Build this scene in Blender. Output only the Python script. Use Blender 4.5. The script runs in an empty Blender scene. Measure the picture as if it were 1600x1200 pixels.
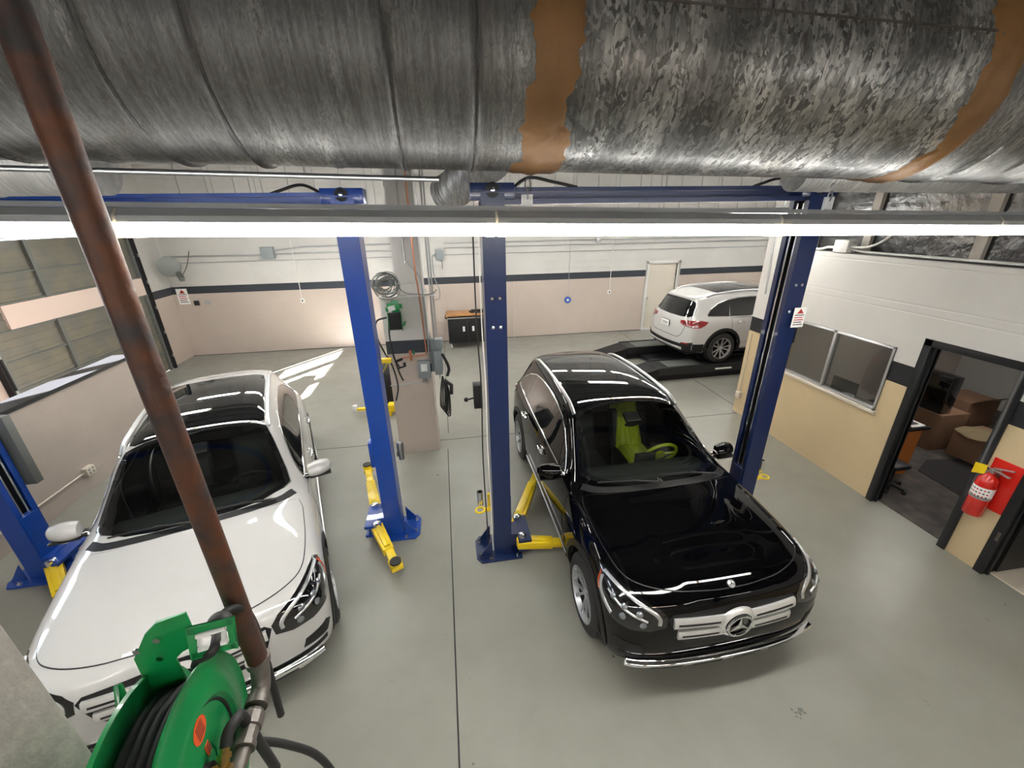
import bpy, bmesh, math, random
import numpy as np
from mathutils import Vector, Matrix, Quaternion
from mathutils.bvhtree import BVHTree
from mathutils.geometry import delaunay_2d_cdt
PI = math.pi
SC = bpy.context.scene
COL = SC.collection
random.seed(7)
RNG = np.random.default_rng(5)

# ------------------------------------------------------------------ camera
cam = bpy.data.cameras.new('camera')
camo = bpy.data.objects.new('camera', cam); COL.objects.link(camo)
cam.sensor_fit = 'HORIZONTAL'; cam.sensor_width = 36.0
cam.lens = 635.0 / 1600.0 * 36.0
cam.clip_start = 0.02; cam.clip_end = 200
CRT = Vector((0.98703, 0.07408, -0.14251)); 
_up = Vector((-0.015, 0.924, 0.381))
R3 = Matrix(((0.987, 0.074, 0.141), (-0.158, 0.374, 0.914), (-0.015, 0.924, -0.381)))
# world axes of the camera: right, up, back
cright = Vector((0.987, -0.158, -0.015)).normalized()
cfw = Vector((0.141, 0.914, -0.381)).normalized()
cfw = (cfw - cright * cfw.dot(cright)).normalized()
cup = cright.cross(cfw)
M = Matrix((cright, cup, -cfw)).transposed().to_4x4()
M.translation = (0, 0, 3.43)
camo.matrix_world = M
SC.camera = camo

# ------------------------------------------------------------------ world, sun, exposure
w = bpy.data.worlds.new('world'); SC.world = w; w.use_nodes = True
w.node_tree.nodes['Background'].inputs[0].default_value = (0.75, 0.85, 1.0, 1)
w.node_tree.nodes['Background'].inputs[1].default_value = 3.0
sl = bpy.data.lights.new('sun', 'SUN'); sl.energy = 130.0; sl.angle = 0.009; sl.color = (1.0, 0.95, 0.93)
so = bpy.data.objects.new('sun', sl); COL.objects.link(so)
so.rotation_euler = Vector((1.0, 1.36, -0.78)).to_track_quat('-Z', 'Y').to_euler()
so.location = (-12, -6, 6)
SC.view_settings.view_transform = 'Standard'
SC.view_settings.look = 'None'
SC.view_settings.gamma = 1.0
SC.view_settings.use_curve_mapping = False
SC.view_settings.exposure = 1.62
LIGHT_E = 16.0      # luminance of the fluorescent lenses

# ------------------------------------------------------------------ helpers
def tag(o, label=None, cat=None, group=None, kind=None):
    if label: o['label'] = label
    if cat: o['category'] = cat
    if group: o['group'] = group
    if kind: o['kind'] = kind
    return o

def empty(name, loc=(0, 0, 0), rz=0.0, label=None, cat=None, group=None):
    o = bpy.data.objects.new(name, None); COL.objects.link(o)
    o.empty_display_size = 0.1
    o.location = loc; o.rotation_euler = (0, 0, rz)
    return tag(o, label, cat, group)

def frame_from(axis):
    a = Vector(axis).normalized()
    h = Vector((0, 0, 1)) if abs(a.z) < 0.95 else Vector((1, 0, 0))
    x = h.cross(a).normalized(); y = a.cross(x)
    return x, y, a

class MB:
    """collects shapes, then builds ONE mesh object"""
    def __init__(s): s.v = []; s.f = []; s.m = []
    def add(s, vs, fs, m=0):
        b = len(s.v); s.v += [tuple(v) for v in vs]
        s.f += [tuple(b + i for i in f) for f in fs]; s.m += [m] * len(fs); return s
    def box(s, lo, hi, m=0, M=None):
        x0, y0, z0 = lo; x1, y1, z1 = hi
        vs = [(x0,y0,z0),(x1,y0,z0),(x1,y1,z0),(x0,y1,z0),(x0,y0,z1),(x1,y0,z1),(x1,y1,z1),(x0,y1,z1)]
        if M is not None: vs = [M @ Vector(v) for v in vs]
        return s.add(vs, [(0,3,2,1),(4,5,6,7),(0,1,5,4),(1,2,6,5),(2,3,7,6),(3,0,4,7)], m)
    def bar(s, p0, p1, wd, ht, m=0, up=(0,0,1), w1=None, h1=None):
        p0 = Vector(p0); p1 = Vector(p1); a = (p1-p0).normalized()
        x = a.cross(Vector(up))
        if x.length < 1e-4: x = a.cross(Vector((1,0,0)))
        x.normalize(); y = x.cross(a)
        w1 = wd if w1 is None else w1; h1 = ht if h1 is None else h1
        vs = []
        for p, ww, hh in ((p0, wd, ht), (p1, w1, h1)):
            for sx, sy in ((-1,-1),(1,-1),(1,1),(-1,1)): vs.append(p + x*sx*ww/2 + y*sy*hh/2)
        return s.add(vs, [(0,3,2,1),(4,5,6,7),(0,1,5,4),(1,2,6,5),(2,3,7,6),(3,0,4,7)], m)
    def lathe(s, prof, o=(0,0,0), axis=(0,0,1), n=24, m=0, a0=0.0, a1=2*PI, cap=True):
        """prof: list of (along, radius)"""
        x, y, a = frame_from(axis); o = Vector(o); full = abs(a1-a0-2*PI) < 1e-6
        k = n if full else n+1; vs = []
        for t, r in prof:
            for i in range(k):
                th = a0 + (a1-a0)*i/n
                vs.append(o + a*t + x*math.cos(th)*r + y*math.sin(th)*r)
        fs = []
        for j in range(len(prof)-1):
            for i in range(n):
                i2 = (i+1) % k
                fs.append((j*k+i, j*k+i2, (j+1)*k+i2, (j+1)*k+i))
        if cap and full:
            if prof[0][1] > 1e-6: fs.append(tuple(reversed(range(k))))
            if prof[-1][1] > 1e-6: fs.append(tuple((len(prof)-1)*k+i for i in range(k)))
        return s.add(vs, fs, m)
    def cyl(s, p0, p1, r, n=16, m=0, r1=None):
        d = Vector(p1)-Vector(p0)
        return s.lathe([(0, r), (d.length, r if r1 is None else r1)], p0, d, n, m)
    def tube(s, pts, r, n=10, m=0, closed=False, cap=True):
        P = [Vector(p) for p in pts]; N = len(P); vs = []
        rr = r if isinstance(r, (list, tuple)) else [r]*N
        prev = None
        for i in range(N):
            if closed: t = P[(i+1) % N]-P[i-1]
            else: t = P[min(i+1, N-1)]-P[max(i-1, 0)]
            t.normalize()
            if prev is None: x, y, _ = frame_from(t)
            else:
                x = prev - t*prev.dot(t)
                if x.length < 1e-5: x = frame_from(t)[0]
                x.normalize(); y = t.cross(x)
            prev = x
            for k in range(n):
                th = 2*PI*k/n; vs.append(P[i]+x*math.cos(th)*rr[i]+y*math.sin(th)*rr[i])
        fs = []
        for i in range(N if closed else N-1):
            j = (i+1) % N
            for k in range(n):
                k2 = (k+1) % n; fs.append((i*n+k, i*n+k2, j*n+k2, j*n+k))
        if cap and not closed:
            fs.append(tuple(reversed(range(n)))); fs.append(tuple((N-1)*n+k for k in range(n)))
        return s.add(vs, fs, m)
    def prism(s, outline, o, ex, ey, depth, m=0):
        """outline in (ex, ey) about o, extruded by depth along ex x ey"""
        o = Vector(o); ex = Vector(ex).normalized(); ey = Vector(ey).normalized(); ez = ex.cross(ey)
        n = len(outline)
        vs = [o+ex*a+ey*b for a, b in outline] + [o+ex*a+ey*b+ez*depth for a, b in outline]
        fs = [tuple(reversed(range(n))), tuple(range(n, 2*n))]
        fs += [(i, (i+1) % n, n+(i+1) % n, n+i) for i in range(n)]
        return s.add(vs, fs, m)
    def sphere(s, c, r, n=12, m=0, sc=(1,1,1)):
        vs = []; fs = []; c = Vector(c)
        rows = max(4, n//2)
        for j in range(rows+1):
            ph = PI*j/rows
            for i in range(n):
                th = 2*PI*i/n
                vs.append(c+Vector((math.sin(ph)*math.cos(th)*r*sc[0], math.sin(ph)*math.sin(th)*r*sc[1], math.cos(ph)*r*sc[2])))
        for j in range(rows):
            for i in range(n):
                fs.append((j*n+i, (j+1)*n+i, (j+1)*n+(i+1) % n, j*n+(i+1) % n))
        return s.add(vs, fs, m)
    def build(s, name, mats, parent=None, smooth=40, bevel=0.0, seg=2, loc=None, rz=None):
        me = bpy.data.meshes.new(name)
        me.from_pydata([tuple(v) for v in s.v], [], s.f)
        if not isinstance(mats, (list, tuple)): mats = [mats]
        for mt in mats: me.materials.append(mt)
        if len(mats) > 1: me.polygons.foreach_set('material_index', s.m)
        bm = bmesh.new(); bm.from_mesh(me)
        bmesh.ops.remove_doubles(bm, verts=bm.verts, dist=1e-6)
        bmesh.ops.recalc_face_normals(bm, faces=bm.faces)
        if bevel:
            es = [e for e in bm.edges if len(e.link_faces) == 2 and e.calc_face_angle(0) > 0.6]
            bmesh.ops.bevel(bm, geom=es, offset=bevel, segments=seg, affect='EDGES', profile=0.5)
        if smooth:
            for e in bm.edges:
                e.smooth = not (len(e.link_faces) == 2 and e.calc_face_angle(0) > math.radians(smooth))
            for f in bm.faces: f.smooth = True
        bm.to_mesh(me); bm.free()
        o = bpy.data.objects.new(name, me); COL.objects.link(o)
        if parent is not None: o.parent = parent
        if loc is not None: o.location = loc
        if rz is not None: o.rotation_euler = (0, 0, rz)
        return o

def copy_tree(o, parent=None):
    c = o.copy(); COL.objects.link(c); c.parent = parent
    for ch in list(o.children): copy_tree(ch, c)
    return c

def smooth_path(pts, k=6):
    P = [Vector(p) for p in pts]; out = []
    P = [P[0]*2-P[1]] + P + [P[-1]*2-P[-2]]
    for i in range(1, len(P)-2):
        for j in range(k):
            t = j/k; a, b, c, d = P[i-1], P[i], P[i+1], P[i+2]
            out.append(0.5*((2*b)+(c-a)*t+(2*a-5*b+4*c-d)*t*t+(3*b-a-3*c+d)*t**3))
    out.append(P[-2]); return out

# ------------------------------------------------------------------ materials
def mat(name, col, rough=0.5, metal=0.0, coat=0.0, spec=0.5, emit=None, es=0.0, trans=0.0, bump=None, var=None, alpha=None, backdark=False):
    m = bpy.data.materials.new(name); m.use_nodes = True
    nt = m.node_tree; b = nt.nodes['Principled BSDF']
    b.inputs['Base Color'].default_value = (*col, 1)
    b.inputs['Roughness'].default_value = rough
    b.inputs['Metallic'].default_value = metal
    b.inputs['Coat Weight'].default_value = coat
    b.inputs['Coat Roughness'].default_value = 0.02
    b.inputs['Specular IOR Level'].default_value = spec
    b.inputs['Transmission Weight'].default_value = trans
    if emit: b.inputs['Emission Color'].default_value = (*emit, 1); b.inputs['Emission Strength'].default_value = es
    if var:       # (scale, second colour, amount)
        tc = nt.nodes.new('ShaderNodeTexCoord'); n = nt.nodes.new('ShaderNodeTexNoise'); n.inputs['Scale'].default_value = var[0]
        n.inputs['Detail'].default_value = 6
        nt.links.new(tc.outputs['Object'], n.inputs['Vector'])
        r = nt.nodes.new('ShaderNodeValToRGB'); r.color_ramp.elements[0].position = 0.35; r.color_ramp.elements[1].position = 0.68
        r.color_ramp.elements[0].color = (*col, 1); r.color_ramp.elements[1].color = (*var[1], 1)
        nt.links.new(n.outputs['Fac'], r.inputs['Fac']); nt.links.new(r.outputs['Color'], b.inputs['Base Color'])
    if bump:      # (scale, strength)
        tc = nt.nodes.new('ShaderNodeTexCoord'); n = nt.nodes.new('ShaderNodeTexNoise'); n.inputs['Scale'].default_value = bump[0]
        n.inputs['Detail'].default_value = 5
        nt.links.new(tc.outputs['Object'], n.inputs['Vector'])
        bp = nt.nodes.new('ShaderNodeBump'); bp.inputs['Strength'].default_value = bump[1]; bp.inputs['Distance'].default_value = 0.01
        nt.links.new(n.outputs['Fac'], bp.inputs['Height']); nt.links.new(bp.outputs['Normal'], b.inputs['Normal'])
    if backdark:
        g = nt.nodes.new('ShaderNodeNewGeometry'); d = nt.nodes.new('ShaderNodeBsdfDiffuse'); d.inputs[0].default_value = (0.01, 0.01, 0.01, 1)
        mx = nt.nodes.new('ShaderNodeMixShader'); out = nt.nodes['Material Output']
        nt.links.new(g.outputs['Backfacing'], mx.inputs[0]); nt.links.new(b.outputs[0], mx.inputs[1]); nt.links.new(d.outputs[0], mx.inputs[2])
        nt.links.new(mx.outputs[0], out.inputs[0])
    return m

def glass(name, tint, refl=0.08, rough=0.0):
    m = bpy.data.materials.new(name); m.use_nodes = True
    nt = m.node_tree; nt.nodes.clear()
    out = nt.nodes.new('ShaderNodeOutputMaterial'); mx = nt.nodes.new('ShaderNodeMixShader')
    t = nt.nodes.new('ShaderNodeBsdfTransparent'); t.inputs[0].default_value = (*tint, 1)
    g = nt.nodes.new('ShaderNodeBsdfGlossy'); g.inputs['Roughness'].default_value = rough
    fr = nt.nodes.new('ShaderNodeFresnel'); fr.inputs['IOR'].default_value = 1.5
    ad = nt.nodes.new('ShaderNodeMath'); ad.inputs[1].default_value = refl; ad.operation = 'ADD'; ad.use_clamp = True
    ge = nt.nodes.new('ShaderNodeNewGeometry'); iv = nt.nodes.new('ShaderNodeMath'); iv.operation = 'SUBTRACT'; iv.inputs[0].default_value = 1.0
    ml = nt.nodes.new('ShaderNodeMath'); ml.operation = 'MULTIPLY'
    nt.links.new(ge.outputs['Backfacing'], iv.inputs[1]); nt.links.new(fr.outputs[0], ad.inputs[0])
    nt.links.new(ad.outputs[0], ml.inputs[0]); nt.links.new(iv.outputs[0], ml.inputs[1]); nt.links.new(ml.outputs[0], mx.inputs[0])
    nt.links.new(t.outputs[0], mx.inputs[1]); nt.links.new(g.outputs[0], mx.inputs[2]); nt.links.new(mx.outputs[0], out.inputs[0])
    return m

def nodes(m): return m.node_tree, m.node_tree.nodes['Principled BSDF']

def wall_mat(name, bands, block=True, grooves=(), along='XZ', rough=0.45):
    """bands: [(z_from, colour)...] painted by world height; block joints as a bump"""
    m = mat(name, bands[0][1], rough); nt, b = nodes(m); N = nt.nodes.new; L = nt.links.new
    g = N('ShaderNodeNewGeometry'); sp = N('ShaderNodeSeparateXYZ'); L(g.outputs['Position'], sp.inputs[0])
    cur = None
    for z0, c in bands[1:]:
        gt = N('ShaderNodeMath'); gt.operation = 'GREATER_THAN'; gt.inputs[1].default_value = z0; L(sp.outputs[2], gt.inputs[0])
        mx = N('ShaderNodeMix'); mx.data_type = 'RGBA'; L(gt.outputs[0], mx.inputs[0])
        if cur is None: mx.inputs[6].default_value = (*bands[0][1], 1)
        else: L(cur, mx.inputs[6])
        mx.inputs[7].default_value = (*c, 1); cur = mx.outputs[2]
    n = N('ShaderNodeTexNoise'); n.inputs['Scale'].default_value = 1.3; n.inputs['Detail'].default_value = 7; L(g.outputs['Position'], n.inputs['Vector'])
    mr = N('ShaderNodeMapRange'); mr.inputs[1].default_value = 0.3; mr.inputs[2].default_value = 0.7; mr.inputs[3].default_value = 0.93; mr.inputs[4].default_value = 1.03
    L(n.outputs['Fac'], mr.inputs[0])
    sc = N('ShaderNodeVectorMath'); sc.operation = 'SCALE'
    if cur is None: sc.inputs[0].default_value = bands[0][1]
    else: L(cur, sc.inputs[0])
    L(mr.outputs[0], sc.inputs['Scale']); L(sc.outputs[0], b.inputs['Base Color'])
    hgt = None
    if block:
        cb = N('ShaderNodeCombineXYZ'); L(sp.outputs[0 if along == 'XZ' else 1], cb.inputs[0]); L(sp.outputs[2], cb.inputs[1])
        br = N('ShaderNodeTexBrick'); br.inputs['Scale'].default_value = 1.0
        br.inputs['Brick Width'].default_value = 0.4; br.inputs['Row Height'].default_value = 0.2
        br.inputs['Mortar Size'].default_value = 0.004; br.inputs['Mortar Smooth'].default_value = 0.3
        br.inputs['Color1'].default_value = (1,1,1,1); br.inputs['Color2'].default_value = (1,1,1,1); br.inputs['Mortar'].default_value = (0,0,0,1)
        L(cb.outputs[0], br.inputs['Vector']); hgt = br.outputs['Color']
    for z in grooves:
        s1 = N('ShaderNodeMath'); s1.operation = 'SUBTRACT'; s1.inputs[1].default_value = z; L(sp.outputs[2], s1.inputs[0])
        s2 = N('ShaderNodeMath'); s2.operation = 'ABSOLUTE'; L(s1.outputs[0], s2.inputs[0])
        s3 = N('ShaderNodeMapRange'); s3.inputs[1].default_value = 0.0; s3.inputs[2].default_value = 0.012; L(s2.outputs[0], s3.inputs[0])
        if hgt is None: hgt = s3.outputs[0]
        else:
            mm = N('ShaderNodeMath'); mm.operation = 'MULTIPLY'; L(hgt, mm.inputs[0]); L(s3.outputs[0], mm.inputs[1]); hgt = mm.outputs[0]
    if hgt is not None:
        bp = N('ShaderNodeBump'); bp.inputs['Strength'].default_value = 0.5; bp.inputs['Distance'].default_value = 0.006
        L(hgt, bp.inputs['Height']); L(bp.outputs[0], b.inputs['Normal'])
    return m

WHITEP = (0.57, 0.555, 0.53); BEIGE = (0.50, 0.425, 0.37); STRIPE = (0.028, 0.034, 0.045); TAN = (0.56, 0.44, 0.27)
M_ = {}
M_['wall'] = wall_mat('painted block wall', [(0, BEIGE), (1.68, STRIPE), (1.87, WHITEP)], True)
M_['wally'] = wall_mat('painted block side wall', [(0, BEIGE), (1.68, STRIPE), (1.87, WHITEP)], True, along='YZ')
M_['office_wall'] = wall_mat('painted panel wall', [(0, TAN), (1.545, (0.012, 0.013, 0.016)), (1.785, WHITEP)], False, (2.36, 2.45, 2.86))
M_['knee'] = wall_mat('painted low wall', [(0, (0.40, 0.345, 0.305))], True, along='YZ')
M_['pillar'] = wall_mat('painted pillar', [(0, BEIGE), (1.64, STRIPE), (1.83, WHITEP)], True)
M_['ceil'] = mat('ceiling', (0.16, 0.155, 0.15), 0.8)
M_['white'] = mat('white paint', (0.7, 0.69, 0.66), 0.4)
M_['offwhite'] = mat('off white door', (0.60, 0.55, 0.47), 0.5)
M_['black'] = mat('black paint', (0.012, 0.013, 0.015), 0.4)
M_['blackgloss'] = mat('black gloss', (0.006, 0.006, 0.007), 0.08, coat=1)
M_['rubber'] = mat('rubber', (0.016, 0.016, 0.017), 0.6)
M_['plastic'] = mat('black plastic', (0.011, 0.011, 0.012), 0.5, spec=.3)
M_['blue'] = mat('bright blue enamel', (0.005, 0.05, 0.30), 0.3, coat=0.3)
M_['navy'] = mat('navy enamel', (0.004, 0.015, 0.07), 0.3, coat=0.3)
M_['yellow'] = mat('yellow enamel', (0.78, 0.55, 0.01), 0.4, coat=0.2)
M_['chrome'] = mat('chrome', (0.85, 0.86, 0.88), 0.06, 1.0)
M_['silver'] = mat('satin silver', (0.66, 0.67, 0.68), 0.3, 0.85)
M_['rimsilver'] = mat('wheel silver', (0.50, 0.51, 0.53), 0.38, 0.8)
M_['steel'] = mat('steel', (0.42, 0.43, 0.44), 0.35, 1.0)
M_['zinc'] = mat('conduit grey', (0.42, 0.43, 0.43), 0.4, 0.6)
M_['greybox'] = mat('grey enamel box', (0.23, 0.26, 0.27), 0.4)
M_['green'] = mat('green enamel', (0.005, 0.24, 0.065), 0.35, coat=0.3)
M_['brass'] = mat('brass', (0.62, 0.42, 0.14), 0.3, 1.0)
M_['copper'] = mat('copper', (0.62, 0.27, 0.16), 0.35, 0.9)
M_['red'] = mat('red enamel', (0.60, 0.018, 0.012), 0.25, coat=0.5)
M_['orange'] = mat('orange label', (0.75, 0.10, 0.02), 0.5)
M_['wood'] = mat('wood top', (0.36, 0.17, 0.06), 0.4, var=(9, (0.5, 0.26, 0.1)))
M_['cardboard'] = mat('cardboard', (0.22, 0.12, 0.07), 0.8)
M_['paper'] = mat('paper', (0.8, 0.8, 0.78), 0.6)
M_['ink'] = mat('ink', (0.05, 0.04, 0.04), 0.6)
M_['redink'] = mat('red ink', (0.5, 0.02, 0.02), 0.6)
M_['alu'] = mat('aluminium frame', (0.5, 0.5, 0.5), 0.35, 0.8)
M_['carpet'] = mat('office carpet', (0.10, 0.085, 0.075), 0.95, var=(6, (0.05, 0.045, 0.045)))
M_['mat_dark'] = mat('floor mat', (0.02, 0.018, 0.018), 0.9)
M_['tile'] = mat('cream tile', (0.62, 0.55, 0.45), 0.3)
M_['officein'] = mat('office inner wall', (0.46, 0.45, 0.42), 0.8)
M_['concrete'] = mat('rough painted post', (0.36, 0.33, 0.30), 0.8, var=(30, (0.27, 0.25, 0.23)), bump=(60, 0.3))
M_['skyblue'] = mat('blue cord reel', (0.03, 0.10, 0.42), 0.4)
M_['tyre'] = M_['rubber']
M_['glass'] = glass('window glass', (0.75, 0.77, 0.76), 0.04)
M_['wsglass'] = glass('windscreen glass', (0.50, 0.55, 0.52), 0.06)
M_['darkglass'] = mat('dark tinted glass', (0.004, 0.005, 0.006), 0.02, spec=0.6, coat=0.6)
M_['lensglass'] = glass('lamp cover', (0.92, 0.93, 0.95), 0.04)

def floor_mat():
    m = mat('epoxy floor', (0.25, 0.25, 0.22), 0.3); nt, b = nodes(m); N = nt.nodes.new; L = nt.links.new
    g = N('ShaderNodeNewGeometry')
    n = N('ShaderNodeTexNoise'); n.inputs['Scale'].default_value = 0.9; n.inputs['Detail'].default_value = 8; n.inputs['Roughness'].default_value = 0.6
    L(g.outputs['Position'], n.inputs['Vector'])
    r = N('ShaderNodeValToRGB'); e = r.color_ramp.elements
    e[0].position = 0.3; e[0].color = (0.215, 0.212, 0.182, 1); e[1].position = 0.72; e[1].color = (0.275, 0.272, 0.24, 1)
    L(n.outputs['Fac'], r.inputs['Fac'])
    # small dark scuffs
    v = N('ShaderNodeTexNoise'); v.inputs['Scale'].default_value = 11; v.inputs['Detail'].default_value = 3; L(g.outputs['Position'], v.inputs['Vector'])
    r2 = N('ShaderNodeValToRGB'); e = r2.color_ramp.elements; e[0].position = 0.235; e[0].color = (0.35, 0.33, 0.3, 1); e[1].position = 0.27; e[1].color = (1, 1, 1, 1)
    L(v.outputs['Fac'], r2.inputs['Fac'])
    mu = N('ShaderNodeMix'); mu.data_type = 'RGBA'; mu.blend_type = 'MULTIPLY'; mu.inputs[0].default_value = 1
    L(r.outputs[0], mu.inputs[6]); L(r2.outputs[0], mu.inputs[7]); L(mu.outputs[2], b.inputs['Base Color'])
    n2 = N('ShaderNodeTexNoise'); n2.inputs['Scale'].default_value = 4; n2.inputs['Detail'].default_value = 6; L(g.outputs['Position'], n2.inputs['Vector'])
    mr = N('ShaderNodeMapRange'); mr.inputs[3].default_value = 0.22; mr.inputs[4].default_value = 0.5; L(n2.outputs['Fac'], mr.inputs[0]); L(mr.outputs[0], b.inputs['Roughness'])
    n3 = N('ShaderNodeTexNoise'); n3.inputs['Scale'].default_value = 35; n3.inputs['Detail'].default_value = 4; L(g.outputs['Position'], n3.inputs['Vector'])
    bp = N('ShaderNodeBump'); bp.inputs['Strength'].default_value = 0.08; bp.inputs['Distance'].default_value = 0.004; L(n3.outputs['Fac'], bp.inputs['Height']); L(bp.outputs[0], b.inputs['Normal'])
    return m
M_['floor'] = floor_mat()

def galv_mat(name='galvanised steel', dark=0.16, light=0.46, sc=16.0, lo=0.28, hi=0.55, patchy=(.42, .62), stretch=.5):
    m = mat(name, (0.3, 0.3, 0.3), 0.4, 0.55); nt, b = nodes(m); N = nt.nodes.new; L = nt.links.new
    tc0 = N('ShaderNodeTexCoord'); mp = N('ShaderNodeMapping'); mp.inputs['Scale'].default_value = (1.0, stretch, stretch); L(tc0.outputs['Object'], mp.inputs['Vector'])
    class _T: outputs = {'Object': mp.outputs[0]}
    tc = _T
    n0 = N('ShaderNodeTexNoise'); n0.inputs['Scale'].default_value = sc*0.9; n0.inputs['Detail'].default_value = 3; L(tc.outputs['Object'], n0.inputs['Vector'])
    mx = N('ShaderNodeMix'); mx.data_type = 'VECTOR'; mx.inputs[0].default_value = 0.18; L(tc.outputs['Object'], mx.inputs[4]); L(n0.outputs['Color'], mx.inputs[5])
    v = N('ShaderNodeTexVoronoi'); v.inputs['Scale'].default_value = sc*2.6; L(mx.outputs[1], v.inputs['Vector'])
    n = N('ShaderNodeTexNoise'); n.inputs['Scale'].default_value = 6.0; n.inputs['Detail'].default_value = 7; L(tc.outputs['Object'], n.inputs['Vector'])
    sp = N('ShaderNodeSeparateColor'); L(v.outputs['Color'], sp.inputs[0])
    # spangle contrast is stronger in patches
    mr = N('ShaderNodeMapRange'); mr.inputs[1].default_value = patchy[0]; mr.inputs[2].default_value = patchy[1]; mr.inputs[3].default_value = 0.22; mr.inputs[4].default_value = 1.0; L(n.outputs['Fac'], mr.inputs[0])
    mm = N('ShaderNodeMath'); mm.operation = 'MULTIPLY'; L(sp.outputs[0], mm.inputs[0]); L(mr.outputs[0], mm.inputs[1])
    r = N('ShaderNodeValToRGB'); e = r.color_ramp.elements
    e[0].position = 0.0; e[0].color = (dark, dark, dark*0.99, 1); e[1].position = 0.85; e[1].color = (light, light, light*0.98, 1)
    L(mm.outputs[0], r.inputs['Fac']); L(r.outputs[0], b.inputs['Base Color'])
    rr = N('ShaderNodeMapRange'); rr.inputs[3].default_value = hi; rr.inputs[4].default_value = lo; L(sp.outputs[1], rr.inputs[0]); L(rr.outputs[0], b.inputs['Roughness'])
    # fine brushed streaks around the girth
    st = N('ShaderNodeMapping'); st.inputs['Scale'].default_value = (60, 4, 4); L(tc0.outputs['Object'], st.inputs['Vector'])
    ns = N('ShaderNodeTexNoise'); ns.inputs['Scale'].default_value = 1.5; ns.inputs['Detail'].default_value = 6; L(st.outputs[0], ns.inputs['Vector'])
    ms = N('ShaderNodeMapRange'); ms.inputs[1].default_value = .3; ms.inputs[2].default_value = .7; ms.inputs[3].default_value = .72; ms.inputs[4].default_value = 1.25; L(ns.outputs['Fac'], ms.inputs[0])
    vs_ = N('ShaderNodeVectorMath'); vs_.operation = 'SCALE'; L(r.outputs[0], vs_.inputs[0]); L(ms.outputs[0], vs_.inputs['Scale']); L(vs_.outputs[0], b.inputs['Base Color'])
    n4 = N('ShaderNodeTexNoise'); n4.inputs['Scale'].default_value = 5; L(tc.outputs['Object'], n4.inputs['Vector'])
    bp = N('ShaderNodeBump'); bp.inputs['Strength'].default_value = 0.06; bp.inputs['Distance'].default_value = 0.02; L(n4.outputs['Fac'], bp.inputs['Height']); L(bp.outputs[0], b.inputs['Normal'])
    return m
M_['galv'] = galv_mat(dark=.085, light=.50, sc=22, lo=.3, hi=.6, patchy=(.40, .62), stretch=.5)
M_['galvsmooth'] = galv_mat('grey sheet metal', 0.40, 0.52, 14, 0.4, 0.6)
M_['galvleft'] = galv_mat('brushed galvanised steel', 0.13, 0.36, 34, 0.4, 0.62, patchy=(.52, .68), stretch=.30)
M_['sealant'] = mat('brown duct sealant', (0.27, 0.135, 0.045), 0.6, bump=(25, 0.5), var=(8, (0.20, 0.10, 0.035)))
M_['rust'] = mat('rusty iron', (0.048, 0.044, 0.046), 0.5, 0.4, var=(17, (0.15, 0.055, 0.026)), bump=(40, 0.3))
M_['iron'] = mat('grey iron pipe', (0.20, 0.185, 0.17), 0.45, 0.5, var=(14, (0.11, 0.09, 0.075)), bump=(40, 0.2))
M_['foil'] = mat('black foil facing', (0.012, 0.013, 0.015), 0.22, 0.0, bump=(9, 1.0), spec=0.8)
M_['stud'] = mat('pale timber stud', (0.45, 0.41, 0.36), 0.7)
M_['housing'] = mat('lamp housing', (0.36, 0.38, 0.40), 0.4)
M_['doorpanel'] = mat('ribbed steel door', (0.20, 0.185, 0.14), 0.45, 0.2, var=(3, (0.15, 0.15, 0.135)))
M_['pinkpanel'] = mat('faded panel', (0.62, 0.50, 0.44), 0.6)
M_['duststeel'] = mat('dusty steel', (0.17, 0.18, 0.17), 0.5, 0.5)

def lens_mat(name, col, e):
    m = bpy.data.materials.new(name); m.use_nodes = True; nt = m.node_tree; b = nt.nodes['Principled BSDF']
    b.inputs['Base Color'].default_value = (0.8, 0.8, 0.75, 1); b.inputs['Roughness'].default_value = 0.5
    b.inputs['Emission Color'].default_value = (*col, 1); b.inputs['Emission Strength'].default_value = e
    return m
M_['lens'] = lens_mat('fluorescent lens', (1.0, 0.985, 0.93), LIGHT_E)
M_['lenswarm'] = lens_mat('warm fluorescent lens', (1.0, 0.80, 0.62), LIGHT_E*0.8)

def paint(name, col, rough=0.35, metal=0.0):
    m = mat(name, col, rough, metal, coat=1.0, spec=0.0 if col[0] < .1 else 0.3, backdark=True)
    if col[0] < .1: m.node_tree.nodes['Principled BSDF'].inputs['Coat IOR'].default_value = 1.38
    return m
# ------------------------------------------------------------------ the sport utility car
def bspline_rows(P, n, ghost0, ghost1):
    """uniform cubic B-spline along axis 0 of P (k, ..., 3), with ghost rows"""
    Q = np.concatenate([ghost0[None], P, ghost1[None]], 0)
    k = P.shape[0]; out = []
    for s in range(k-1):
        for t in np.arange(n)/n:
            a = (1-t)**3/6; b = (3*t**3-6*t*t+4)/6; c = (-3*t**3+3*t*t+3*t+1)/6; d = t**3/6
            out.append(a*Q[s]+b*Q[s+1]+c*Q[s+2]+d*Q[s+3])
    out.append((Q[k-1]+4*Q[k]+Q[k+1])/6)
    return np.array(out)

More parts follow.
